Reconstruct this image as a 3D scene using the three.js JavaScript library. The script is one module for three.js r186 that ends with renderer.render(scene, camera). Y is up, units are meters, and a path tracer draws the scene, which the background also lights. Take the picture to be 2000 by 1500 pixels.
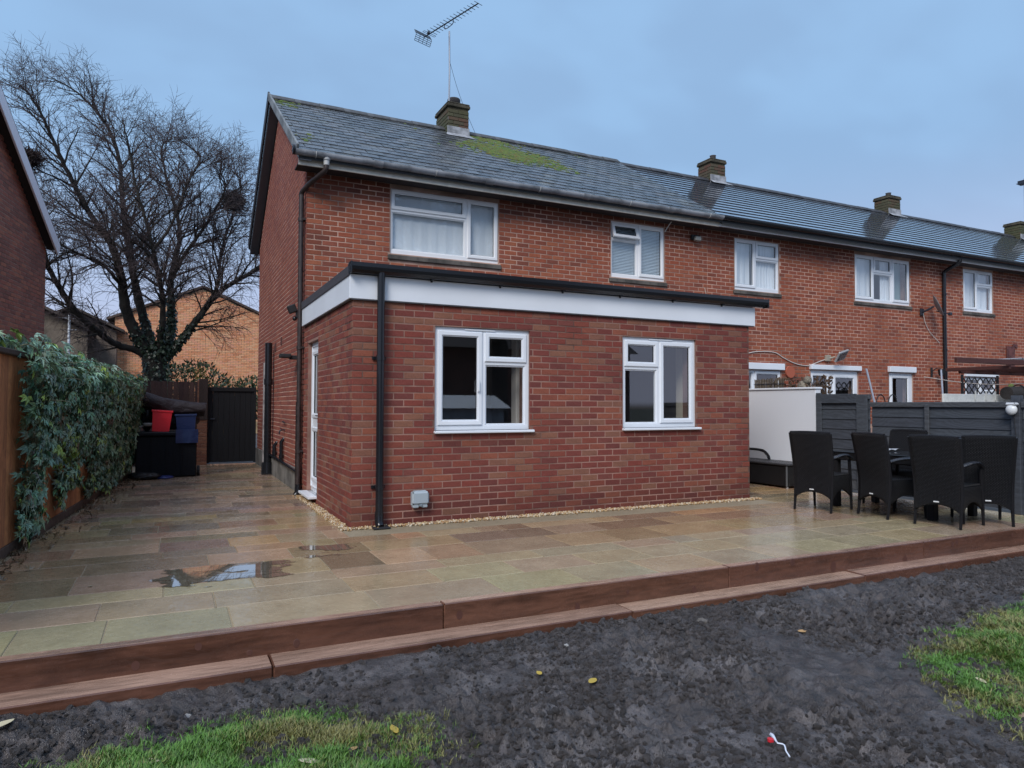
import * as THREE from 'three';
import { mergeGeometries } from 'three/addons/utils/BufferGeometryUtils.js';

// ---------------------------------------------------------------- camera, sky, sun, exposure
const scene = new THREE.Scene();
const camera = new THREE.PerspectiveCamera(57.63, 4 / 3, 0.05, 600);
camera.position.set(-1.691, 1.291, 7.301);
camera.rotation.order = 'YXZ';
camera.rotation.set(0.0297, -0.4525, 0.0031);
const renderer = new THREE.WebGLRenderer({ antialias: true });
renderer.toneMapping = THREE.LinearToneMapping;
renderer.toneMappingExposure = 1.68;
renderer.shadowMap.enabled = true;
const SKY_GAIN = 1 / 1.5;

function rng(seed) {
  let a = seed >>> 0;
  return () => { a = (a + 0x6D2B79F5) | 0; let t = Math.imul(a ^ (a >>> 15), 1 | a); t = (t + Math.imul(t ^ (t >>> 7), 61 | t)) ^ t; return ((t ^ (t >>> 14)) >>> 0) / 4294967296; };
}
const lerp = (a, b, t) => a + (b - a) * t, clamp = (x, a = 0, b = 1) => Math.min(b, Math.max(a, x));
const smooth = (x, a, b) => { const t = clamp((x - a) / (b - a)); return t * t * (3 - 2 * t); };
function hash3(x, y, z) {
  let h = Math.imul(x, 374761393) + Math.imul(y, 668265263) + Math.imul(z, 2147483647 ^ 0x5bd1e995);
  h = Math.imul(h ^ (h >>> 13), 1274126177); h ^= h >>> 16; return (h >>> 0) / 4294967296;
}
function noise3(x, y, z) {   // value noise 0..1
  const xi = Math.floor(x), yi = Math.floor(y), zi = Math.floor(z), xf = x - xi, yf = y - yi, zf = z - zi;
  const u = xf * xf * (3 - 2 * xf), v = yf * yf * (3 - 2 * yf), w = zf * zf * (3 - 2 * zf);
  const c = (i, j, k) => hash3(xi + i, yi + j, zi + k);
  return lerp(lerp(lerp(c(0, 0, 0), c(1, 0, 0), u), lerp(c(0, 1, 0), c(1, 1, 0), u), v), lerp(lerp(c(0, 0, 1), c(1, 0, 1), u), lerp(c(0, 1, 1), c(1, 1, 1), u), v), w);
}
function fbm(x, y, z = 0, o = 4) { let s = 0, a = 0.5, n = 0; for (let i = 0; i < o; i++) { s += a * noise3(x, y, z); n += a; x = x * 2.03 + 7.1; y = y * 2.03 + 3.7; z = z * 2.03 + 1.3; a *= 0.5; } return s / n; }

{ // dusk overcast sky: blue near the horizon, thin grey cloud, whiter and brighter towards the zenith like any overcast sky
  const W = 1024, H = 512, d = new Float32Array(W * H * 4);
  for (let r = 0; r < H; r++) {
    const el = ((r + 0.5) / H - 0.5) * Math.PI, y = Math.sin(el);
    for (let c = 0; c < W; c++) {
      const az = ((c + 0.5) / W - 0.5) * 2 * Math.PI, x = Math.cos(az) * Math.cos(el), z = Math.sin(az) * Math.cos(el);
      const e = Math.max(el, 0) * 180 / Math.PI;
      const cl = fbm(x * 2.1 / (0.35 + Math.abs(y)) + 3, z * 2.1 / (0.35 + Math.abs(y)) + 9, y * 2, 5);
      const cf = fbm(x * 5 / (0.3 + Math.abs(y)) + 13, z * 9 / (0.3 + Math.abs(y)) + 2, y * 6, 4);
      const cloud = smooth(cl * 0.62 + cf * 0.38, 0.40, 0.60);
      const low = 1 - smooth(e, 1, 20), up = smooth(e, 34, 85);
      const blue = [0.29, 0.475, 0.735], grey = [0.262, 0.418, 0.652], pale = [0.56, 0.57, 0.74], zen = [0.96, 1.13, 1.50];
      for (let k = 0; k < 3; k++) {
        let v = lerp(blue[k], grey[k], cloud * 0.85);
        v = lerp(v, pale[k], low * 0.75);
        v = lerp(v, zen[k] * (0.92 + 0.16 * cloud), up);
        if (y < 0) v = 0.12;
        d[(r * W + c) * 4 + k] = v * SKY_GAIN;
      }
      d[(r * W + c) * 4 + 3] = 1;
    }
  }
  const t = new THREE.DataTexture(d, W, H, THREE.RGBAFormat, THREE.FloatType);
  t.mapping = THREE.EquirectangularReflectionMapping; t.magFilter = THREE.LinearFilter; t.minFilter = THREE.LinearFilter; t.needsUpdate = true;
  scene.background = t; scene.environment = t;
}
const sun = new THREE.DirectionalLight(0xfff8f2, 1.5);
sun.position.set(-17, 22, 17); sun.target.position.set(2, 0, -2);
sun.castShadow = true; sun.shadow.radius = 46; sun.shadow.mapSize.set(2048, 2048);
Object.assign(sun.shadow.camera, { left: -22, right: 22, top: 22, bottom: -22, near: 1, far: 90 });
scene.add(sun, sun.target);

// ---------------------------------------------------------------- helpers
const usedNames = new Map();
function numbered(n) { const k = usedNames.get(n) || 0; usedNames.set(n, k + 1); return k ? n + '_' + String(k).padStart(3, '0') : n; }
function shadowy(m) { m.castShadow = m.receiveShadow = true; return m; }
function thing(name, label, category, pos = [0, 0, 0], turn = 0, group) {
  const o = new THREE.Group(); o.name = numbered(name); o.position.set(...pos); o.rotation.y = turn; scene.add(o);
  o.userData = { label, category }; if (group) o.userData.group = group; return o;
}
function part(name, geo, mat, parent, kind) {
  const m = shadowy(new THREE.Mesh(geo, mat)); m.name = name; if (kind) m.userData.kind = kind; parent.add(m); return m;
}
function single(name, geo, mat, label, category, group, pos) {
  const m = part(numbered(name), geo, mat, scene); if (pos) m.position.set(...pos);
  m.userData = { label, category }; if (group) m.userData.group = group; return m;
}
function struct(name, geo, mat) { const m = part(numbered(name), geo, mat, scene); m.userData.kind = 'structure'; return m; }
function copyOf(o, pos, turn, label, group) {
  const c = o.clone(); c.name = numbered(o.name.replace(/_\d\d\d$/, '')); c.userData = { ...o.userData }; if (label) c.userData.label = label; if (group) c.userData.group = group;
  if (pos) c.position.set(...pos); if (turn !== undefined) c.rotation.set(0, turn, 0); scene.add(c); return c;
}
const V = (x, y, z) => new THREE.Vector3(x, y, z);
const M4 = (pos, rot = [0, 0, 0], sc = [1, 1, 1]) => new THREE.Matrix4().compose(V(...pos), new THREE.Quaternion().setFromEuler(new THREE.Euler(...rot)), V(...sc));

class MB {   // collects shapes into one geometry with optional vertex colours
  constructor() { this.p = []; this.n = []; this.u = []; this.c = []; this.i = []; this.count = 0; }
  quad(a, b, c, d, uv, col) {   // anticlockwise from outside
    const e1x = b[0] - a[0], e1y = b[1] - a[1], e1z = b[2] - a[2], e2x = d[0] - a[0], e2y = d[1] - a[1], e2z = d[2] - a[2];
    let nx = e1y * e2z - e1z * e2y, ny = e1z * e2x - e1x * e2z, nz = e1x * e2y - e1y * e2x; const l = Math.hypot(nx, ny, nz) || 1; nx /= l; ny /= l; nz /= l;
    this.p.push(...a, ...b, ...c, ...d); for (let k = 0; k < 4; k++) this.n.push(nx, ny, nz);
    if (uv) this.u.push(...uv); else {   // metres across the face's own plane
      const ax = Math.abs(nx), ay = Math.abs(ny), az = Math.abs(nz);
      for (const q of [a, b, c, d]) { if (ax >= ay && ax >= az) this.u.push(q[2], q[1]); else if (ay >= az) this.u.push(q[0], q[2]); else this.u.push(q[0], q[1]); }
    }
    if (col) for (let k = 0; k < 4; k++) this.c.push(...col);
    const s = this.count; this.i.push(s, s + 1, s + 2, s, s + 2, s + 3); this.count += 4; return this;
  }
  box(x0, y0, z0, x1, y1, z1, ch = 0, col) {   // box between two corners, its edges chamfered by ch
    if (!ch) {
      this.quad([x0, y0, z1], [x1, y0, z1], [x1, y1, z1], [x0, y1, z1], 0, col).quad([x1, y0, z0], [x0, y0, z0], [x0, y1, z0], [x1, y1, z0], 0, col);
      this.quad([x0, y0, z0], [x0, y0, z1], [x0, y1, z1], [x0, y1, z0], 0, col).quad([x1, y0, z1], [x1, y0, z0], [x1, y1, z0], [x1, y1, z1], 0, col);
      return this.quad([x0, y1, z1], [x1, y1, z1], [x1, y1, z0], [x0, y1, z0], 0, col).quad([x0, y0, z0], [x1, y0, z0], [x1, y0, z1], [x0, y0, z1], 0, col);
    }
    return this.geo(chamferBox(x1 - x0, y1 - y0, z1 - z0, ch), M4([(x0 + x1) / 2, (y0 + y1) / 2, (z0 + z1) / 2]), col);
  }
  geo(g, m, col) {
    const P = g.attributes.position, N = g.attributes.normal, U = g.attributes.uv, v = V(), nm = new THREE.Matrix3(); if (m) nm.getNormalMatrix(m);
    for (let k = 0; k < P.count; k++) {
      v.fromBufferAttribute(P, k); if (m) v.applyMatrix4(m); this.p.push(v.x, v.y, v.z);
      v.fromBufferAttribute(N, k); if (m) v.applyMatrix3(nm).normalize(); this.n.push(v.x, v.y, v.z);
      if (U) this.u.push(U.getX(k), U.getY(k)); else this.u.push(0, 0);
      if (col) this.c.push(...col);
    }
    if (g.index) for (let k = 0; k < g.index.count; k++) this.i.push(g.index.getX(k) + this.count); else for (let k = 0; k < P.count; k++) this.i.push(k + this.count);
    this.count += P.count; return this;
  }
  tube(pts, r, sides = 6, col, caps = true) {   // r: number or list
    const g = tubeGeo(pts, r, sides, caps); return this.geo(g, null, col);
  }
  build() {
    const g = new THREE.BufferGeometry();
    g.setAttribute('position', new THREE.Float32BufferAttribute(this.p, 3)); g.setAttribute('normal', new THREE.Float32BufferAttribute(this.n, 3)); g.setAttribute('uv', new THREE.Float32BufferAttribute(this.u, 2));
    if (this.c.length === this.p.length) g.setAttribute('color', new THREE.Float32BufferAttribute(this.c, 3));
    g.setIndex(this.i); return g;
  }
}
const cbCache = new Map();
function chamferBox(w, h, d, c) {
  const key = [w, h, d, c].map((x) => x.toFixed(4)).join(); if (cbCache.has(key)) return cbCache.get(key);
  const b = new MB(), X = w / 2, Y = h / 2, Z = d / 2, x = X - c, y = Y - c, z = Z - c;
  b.quad([-x, -y, Z], [x, -y, Z], [x, y, Z], [-x, y, Z]).quad([x, -y, -Z], [-x, -y, -Z], [-x, y, -Z], [x, y, -Z]);
  b.quad([-X, -y, -z], [-X, -y, z], [-X, y, z], [-X, y, -z]).quad([X, -y, z], [X, -y, -z], [X, y, -z], [X, y, z]);
  b.quad([-x, Y, z], [x, Y, z], [x, Y, -z], [-x, Y, -z]).quad([-x, -Y, -z], [x, -Y, -z], [x, -Y, z], [-x, -Y, z]);
  for (const s of [1, -1]) for (const t of [1, -1]) {
    const f = s * t > 0;
    const q = (a, b2, c2, d2) => f ? b.quad(a, b2, c2, d2) : b.quad(d2, c2, b2, a);
    q([s * x, -y, t * Z], [s * X, -y, t * z], [s * X, y, t * z], [s * x, y, t * Z]);
    q([-x, t * Y, s * z], [-x, t * y, s * Z], [x, t * y, s * Z], [x, t * Y, s * z]);
    q([s * X, t * y, -z], [s * x, t * Y, -z], [s * x, t * Y, z], [s * X, t * y, z]);
  }
  const g = b.build(); cbCache.set(key, g); return g;
}
function tubeGeo(pts, r, sides = 6, caps = true) {
  const n = pts.length, R = (k) => Array.isArray(r) ? r[k] : r, p = [], nn = [], uv = [], idx = []; let up = null, len = 0;
  for (let k = 0; k < n; k++) {
    const t = pts[Math.min(k + 1, n - 1)].clone().sub(pts[Math.max(k - 1, 0)]).normalize();
    if (k) len += pts[k].distanceTo(pts[k - 1]);
    if (!up) up = Math.abs(t.y) > 0.9 ? V(1, 0, 0) : V(0, 1, 0);
    const a = V().crossVectors(t, up).normalize(), b = V().crossVectors(a, t).normalize(); up = b;
    for (let s = 0; s <= sides; s++) {
      const th = s / sides * Math.PI * 2, c = Math.cos(th), d = Math.sin(th), nx = a.x * c + b.x * d, ny = a.y * c + b.y * d, nz = a.z * c + b.z * d;
      p.push(pts[k].x + nx * R(k), pts[k].y + ny * R(k), pts[k].z + nz * R(k)); nn.push(nx, ny, nz); uv.push(s / sides * 6.28 * R(0), len);
    }
  }
  const w = sides + 1;
  for (let k = 0; k < n - 1; k++) for (let s = 0; s < sides; s++) { const a = k * w + s; idx.push(a, a + w, a + 1, a + 1, a + w, a + w + 1); }
  if (caps) for (const k of [0, n - 1]) {
    const t = pts[k ? n - 1 : 1].clone().sub(pts[k ? n - 2 : 0]).normalize().multiplyScalar(k ? 1 : -1), s0 = p.length / 3;
    p.push(pts[k].x, pts[k].y, pts[k].z); nn.push(t.x, t.y, t.z); uv.push(0, 0);
    for (let s = 0; s <= sides; s++) { const a = (k * w + s) * 3; p.push(p[a], p[a + 1], p[a + 2]); nn.push(t.x, t.y, t.z); uv.push(0, 0); }
    for (let s = 0; s < sides; s++) k ? idx.push(s0, s0 + 2 + s, s0 + 1 + s) : idx.push(s0, s0 + 1 + s, s0 + 2 + s);
  }
  const g = new THREE.BufferGeometry();
  g.setAttribute('position', new THREE.Float32BufferAttribute(p, 3)); g.setAttribute('normal', new THREE.Float32BufferAttribute(nn, 3)); g.setAttribute('uv', new THREE.Float32BufferAttribute(uv, 2)); g.setIndex(idx);
  return g;
}
function curve(list, n) { return new THREE.CatmullRomCurve3(list.map((q) => q.isVector3 ? q : V(...q))).getPoints(n); }
function slab(shapePts, holes, depth, bevel = 0) {   // plate in the xy plane, its front at z = 0 and its back at z = -depth
  const s = new THREE.Shape(shapePts.map((q) => new THREE.Vector2(...q)));
  for (const h of holes || []) s.holes.push(new THREE.Path([[h[0], h[1]], [h[0], h[3]], [h[2], h[3]], [h[2], h[1]]].map((q) => new THREE.Vector2(...q))));
  const g = new THREE.ExtrudeGeometry(s, bevel ? { depth: depth - 2 * bevel, bevelEnabled: true, bevelSize: bevel, bevelOffset: -bevel, bevelThickness: bevel, bevelSegments: 1 } : { depth, bevelEnabled: false });
  g.translate(0, 0, bevel ? -depth + bevel : -depth); return g;
}
const rect = (x0, y0, x1, y1) => [[x0, y0], [x1, y0], [x1, y1], [x0, y1]];
function jitterNormals(g) { g.computeVertexNormals(); return g; }

// ---------------------------------------------------------------- textures (only grain, stain, wear)
function tileNoise(S, f, seed, oct = 4) {   // periodic value noise, f cells across
  const out = new Float32Array(S * S); let amp = 1, tot = 0;
  for (let o = 0; o < oct; o++) {
    const F = f << o, r = rng(seed * 77 + o * 13 + 5), g = new Float32Array(F * F); for (let k = 0; k < F * F; k++) g[k] = r();
    for (let y = 0; y < S; y++) {
      const fy = y / S * F, y0 = Math.floor(fy), ty = fy - y0, sy = ty * ty * (3 - 2 * ty), ya = y0 % F, yb = (y0 + 1) % F;
      for (let x = 0; x < S; x++) {
        const fx = x / S * F, x0 = Math.floor(fx), tx = fx - x0, sx = tx * tx * (3 - 2 * tx), xa = x0 % F, xb = (x0 + 1) % F;
        out[y * S + x] += amp * lerp(lerp(g[ya * F + xa], g[ya * F + xb], sx), lerp(g[yb * F + xa], g[yb * F + xb], sx), sy);
      }
    }
    tot += amp; amp *= 0.55;
  }
  for (let k = 0; k < out.length; k++) out[k] /= tot;
  return out;
}
function tex(S, fn, srgb, rep) {   // fn(k, x, y) -> [r, g, b] 0..1
  const d = new Uint8Array(S * S * 4);
  for (let y = 0; y < S; y++) for (let x = 0; x < S; x++) { const k = y * S + x, c = fn(k, x, y); for (let q = 0; q < 3; q++) d[k * 4 + q] = clamp(c[q]) * 255; d[k * 4 + 3] = 255; }
  const t = new THREE.DataTexture(d, S, S, THREE.RGBAFormat, THREE.UnsignedByteType); t.wrapS = t.wrapT = THREE.RepeatWrapping; t.magFilter = THREE.LinearFilter; t.minFilter = THREE.LinearMipmapLinearFilter; t.generateMipmaps = true;
  if (srgb) t.colorSpace = THREE.SRGBColorSpace; if (rep) t.repeat.set(rep, Array.isArray(rep) ? rep[1] : rep); t.needsUpdate = true; return t;
}
function again(t, rx, ry = rx) { const c = t.clone(); c.repeat.set(rx, ry); c.needsUpdate = true; return c; }
const nA = tileNoise(512, 6, 1, 6), nB = tileNoise(512, 12, 2, 5), nC = tileNoise(512, 48, 3, 3), nD = tileNoise(512, 3, 4, 5);
const grey = (v) => [v, v, v];
const grainMap = tex(512, (k) => grey(0.62 + 0.26 * nA[k] + 0.24 * (nC[k] - 0.5) + 0.12 * nB[k]), false);        // multiplies a tone
const mottleMap = tex(512, (k) => grey(0.30 + 0.75 * smooth(nA[k] * 0.6 + nD[k] * 0.4, 0.25, 0.75) + 0.2 * (nC[k] - 0.5)), false);
const roughMap = tex(512, (k) => grey(0.45 + 0.6 * (nA[k] - 0.5) + 0.5 * (nC[k] - 0.5)), false);
const pitMap = tex(512, (k) => grey(0.5 + 0.6 * (nC[k] - 0.5) + 0.5 * (nB[k] - 0.5)), false);
const woodMap = tex(512, (k, x, y) => { const w = nD[k] * 3 + nA[k] * 0.8; const ring = Math.abs(((y / 512 * 14 + w * 2.2) % 1) - 0.5) * 2; const f = nC[(y % 512) * 512 + ((x >> 4) % 512)]; return grey(0.50 + 0.26 * ring + 0.3 * f + 0.12 * nB[k]); }, false);   // grain along u
const plankMap = tex(512, (k, x, y) => { const w = nD[k] * 3 + nA[k] * 0.8; const ring = Math.abs(((y / 512 * 14 + w * 2.2) % 1) - 0.5) * 2; const st = smooth(nA[k] * 0.55 + nD[((y * 7) % 512) * 512 + x] * 0.45, 0.3, 0.62); return grey((0.55 + 0.16 * ring + 0.25 * nB[k] + 0.12 * nC[k]) * (0.55 + 0.5 * st)); }, false);   // sawn timber with damp stains
const stoneMap = tex(512, (k) => grey(0.66 + 0.30 * nA[k] + 0.22 * (nD[k] - 0.5) + 0.16 * (nC[k] - 0.5)), false);
const streakMap = tex(512, (k, x, y) => grey(0.55 + 0.45 * nB[((y >> 4) % 512) * 512 + x] + 0.2 * (nC[k] - 0.5)), false);   // streaks along v
const weaveHeight = tex(256, (k, x, y) => { const cx = x >> 4, cy = y >> 4, fx = (x & 15) / 15 - 0.5, fy = (y & 15) / 15 - 0.5, o = (cx + cy) & 1; const h = o ? Math.cos(fx * 2.6) * (1 - Math.pow(Math.abs(fy) * 2, 6)) : Math.cos(fy * 2.6) * (1 - Math.pow(Math.abs(fx) * 2, 6)); return grey(h); }, false);
const weaveTint = tex(256, (k, x, y) => { const cx = x >> 4, cy = y >> 4, fx = (x & 15) / 15 - 0.5, fy = (y & 15) / 15 - 0.5; const e = Math.max(Math.abs(fx), Math.abs(fy)) * 2; return grey((0.55 + 0.4 * hash3(cx % 16, cy % 16, 3)) * (1 - 0.5 * Math.pow(e, 4))); }, false);
function mat(rgb, o = {}) {
  const { phys, ...rest } = o;
  const m = new (phys ? THREE.MeshPhysicalMaterial : THREE.MeshStandardMaterial)({ roughness: 0.8, metalness: 0, ...rest }); m.color.setRGB(...rgb); return m;
}
const glassMat = new THREE.MeshPhysicalMaterial({ color: 0xf4f8fa, roughness: 0.015, transmission: 1, thickness: 0, ior: 2.25 });
const M = {
  brick: mat([1, 1, 1], { vertexColors: true, map: again(grainMap, 2.2), bumpMap: again(pitMap, 3), bumpScale: 0.004, roughness: 0.82 }),
  mortarNew: mat([0.36, 0.205, 0.16], { map: again(mottleMap, 0.31), bumpMap: again(pitMap, 4), bumpScale: 0.003, roughness: 0.95 }),
  mortarOld: mat([0.60, 0.385, 0.30], { map: again(mottleMap, 0.35), bumpMap: again(pitMap, 4), bumpScale: 0.003, roughness: 0.95 }),
  upvc: mat([0.82, 0.86, 0.91], { roughness: 0.28, map: again(tex(256, (k) => grey(0.9 + 0.12 * nD[((k / 256 | 0) * 2) * 512 + (k % 256) * 2]), false), 0.7) }),
  upvcOld: mat([0.84, 0.85, 0.86], { roughness: 0.35 }),
  seal: mat([0.02, 0.02, 0.022], { roughness: 0.7 }),
  black: mat([0.012, 0.013, 0.016], { roughness: 0.22 }),
  blackMatt: mat([0.016, 0.016, 0.018], { roughness: 0.6, bumpMap: again(pitMap, 3), bumpScale: 0.002 }),
  greyGutter: mat([0.40, 0.42, 0.45], { map: again(mottleMap, 0.8, 0.8), roughness: 0.5 }),
  cream: mat([0.86, 0.80, 0.69], { roughness: 0.7, map: again(grainMap, 0.4) }),
  soffit: mat([0.05, 0.04, 0.04], { roughness: 0.9 }),
  lead: mat([0.42, 0.43, 0.45], { map: again(mottleMap, 1.5), roughness: 0.5, bumpMap: again(pitMap, 2), bumpScale: 0.006 }),
  sillOld: mat([0.13, 0.115, 0.10], { map: again(mottleMap, 1.4), roughness: 0.85 }),
  room: mat([0.16, 0.15, 0.14], { roughness: 0.95 }),
  net: new THREE.MeshPhysicalMaterial({ color: 0xe8eef2, roughness: 0.95, side: THREE.DoubleSide }),
  metal: mat([0.35, 0.36, 0.38], { roughness: 0.4, metalness: 0.8 }),
  darkMetal: mat([0.03, 0.035, 0.05], { roughness: 0.5, metalness: 0.3 }),
};
M.glass = glassMat;
M.net.color.setRGB(0.86, 0.89, 0.92);
const CAM = camera.position.clone();
const camFwd = V(Math.sin(0.4525), 0.03, -Math.cos(0.4525)).normalize();
camera.updateMatrixWorld(true); camera.updateProjectionMatrix();
const camInv = camera.matrixWorld.clone().invert(), proj = camera.projectionMatrix.clone();
function shown(p, margin = 1.03) { const q = p.clone().applyMatrix4(camInv); if (q.z > -0.1) return false; q.applyMatrix4(proj); return Math.abs(q.x) < margin && Math.abs(q.y) < margin; }   // used only to choose which pieces become parts of their own

// ---------------------------------------------------------------- brickwork, windows, roofs
const TONES = {
  ext: [[0.226, 0.053, 0.037], [0.206, 0.047, 0.035], [0.245, 0.060, 0.040], [0.266, 0.065, 0.041], [0.285, 0.079, 0.047], [0.188, 0.047, 0.037], [0.235, 0.054, 0.040], [0.250, 0.053, 0.036], [0.311, 0.092, 0.052], [0.219, 0.060, 0.045], [0.281, 0.116, 0.070], [0.260, 0.107, 0.068]],
  old: [[0.361, 0.095, 0.047], [0.329, 0.086, 0.045], [0.400, 0.111, 0.053], [0.372, 0.103, 0.052], [0.291, 0.077, 0.043], [0.418, 0.127, 0.061], [0.348, 0.097, 0.055], [0.380, 0.095, 0.046], [0.258, 0.073, 0.043], [0.390, 0.119, 0.064]],
  gable: [[0.292, 0.081, 0.052], [0.324, 0.095, 0.060], [0.266, 0.073, 0.051], [0.344, 0.104, 0.064]],
  left: [[0.354, 0.143, 0.104], [0.418, 0.155, 0.108], [0.293, 0.123, 0.094], [0.478, 0.193, 0.123], [0.370, 0.159, 0.118]],
  ochre: [[0.879, 0.364, 0.172], [0.931, 0.435, 0.223], [0.764, 0.295, 0.143], [0.917, 0.404, 0.244], [0.931, 0.482, 0.264]],
  stack: [[0.115, 0.085, 0.055], [0.14, 0.075, 0.05], [0.095, 0.085, 0.05], [0.12, 0.105, 0.06], [0.15, 0.065, 0.045]],
};
const brickGeos = new Map();
function brickGeo(w, h, proud, tone, variant) {   // five faces, the front one chamfered; reaches 4 mm into the mortar
  const key = [w.toFixed(3), h, proud, tone.join(), variant].join('|');
  if (!brickGeos.has(key)) {
    const r = rng(variant * 91 + Math.round(w * 1000)), b = new MB(), c = 0.004, X = w / 2, Y = h / 2, j = () => (r() - 0.5) * 0.003;
    const F = [[-X + c + j(), -Y + c + j(), proud], [X - c + j(), -Y + c + j(), proud], [X - c + j(), Y - c + j(), proud], [-X + c + j(), Y - c + j(), proud]];
    const S = [[-X, -Y, proud - c], [X, -Y, proud - c], [X, Y, proud - c], [-X, Y, proud - c]], B = S.map((q) => [q[0], q[1], -0.004]);
    const ou = r() * 3, ov = r() * 3, U = (qs) => qs.flatMap((q) => [q[0] + ou, q[1] + q[2] + ov]);
    b.quad(...F, U(F), tone);
    for (let k = 0; k < 4; k++) { const n = (k + 1) % 4; b.quad(S[k], S[n], F[n], F[k], U([S[k], S[n], F[n], F[k]]), tone); b.quad(B[k], B[n], S[n], S[k], U([B[k], B[n], S[n], S[k]]), tone); }
    brickGeos.set(key, b.build());
  }
  return brickGeos.get(key);
}
class Bricks {   // all the bricks of one building: the 300 that show largest become parts, the others one part
  constructor(t, most = 300) { this.t = t; this.list = []; this.most = most; }
  wall(wallMesh, { o, turn = 0, len, y0, y1, holes = [], tones, proud = 0.004, seed = 1, top, course = 0.075, brick = 0.225, joint = 0.013, single: alone = true, variants = 4, dirtShade }) {
    const r = rng(seed), h = course - joint, u = [Math.cos(turn), -Math.sin(turn)];
    for (let row = 0, y = y0; y + h <= y1 + 1e-6; row++, y += course) {
      const cuts = [[0, len]];
      for (const [a, b, c, d] of holes) if (y + h > b + 0.012 && y < d - 0.012) for (let k = cuts.length - 1; k >= 0; k--) { const [s, e] = cuts[k]; if (c > s && a < e) { cuts.splice(k, 1); if (a > s) cuts.push([s, a]); if (c < e) cuts.push([c, e]); } }
      const off = (row % 2) * brick / 2;
      for (const [s, e] of cuts) {
        let x = Math.floor((s - off) / brick) * brick + off;
        for (; x < e; x += brick) {
          const a = Math.max(x + (x < s ? 0 : joint / 2), s + (x <= s ? 0 : 0)), b = Math.min(x + brick - joint / 2, e); if (b - a < 0.03) continue;
          const m = (a + b) / 2; if (top && y + h > top(m)) continue;
          const t = tones[Math.floor(r() * tones.length)], w = Math.round((b - a) * 200) / 200, v = Math.floor(r() * variants);
          const p = V(o[0] + u[0] * m, y + h / 2 + (r() - 0.5) * 0.003, o[2] + u[1] * m);
          const dk = dirtShade ? dirtShade(m, y) : 1;
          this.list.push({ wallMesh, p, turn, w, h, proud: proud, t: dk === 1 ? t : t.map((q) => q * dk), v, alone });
        }
      }
    }
    return this;
  }
  finish(name = 'brickwork') {
    const base = this.t.position, near = this.list.filter((q) => q.alone && shown(q.p.clone().add(base), 1)).sort((a, b) => a.p.clone().add(base).distanceTo(CAM) - b.p.clone().add(base).distanceTo(CAM)).slice(0, this.most);
    const own = new Set(near), mb = new MB();
    for (const q of this.list) {
      const g = brickGeo(q.w, q.h, q.proud, q.t, q.v);
      if (own.has(q)) { const m = part('brick', g, M.brick, q.wallMesh); m.position.copy(q.p); m.rotation.y = q.turn; } else mb.geo(g, M4(q.p.toArray(), [0, q.turn, 0]));
    }
    if (mb.count) { const rest = mb.build(); rest.deleteAttribute('color'); rest.setAttribute('color', new THREE.Float32BufferAttribute(this.colors(own), 3)); part(name, rest, M.brick, this.t, 'stuff'); }
  }
  colors(own) { const c = []; for (const q of this.list) if (!own.has(q)) { const a = brickGeo(q.w, q.h, q.proud, q.t, q.v).attributes.color.array; for (let k = 0; k < a.length; k++) c.push(a[k]); } return c; }
}

function ring(x0, y0, x1, y1, w, z0, z1, b = 0.006) {   // rectangular frame with mitred, bevelled faces
  const g = slab(rect(x0, y0, x1, y1), [[x0 + w, y0 + w, x1 - w, y1 - w]], z1 - z0, b); g.translate(0, 0, z1); return g;
}
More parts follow.
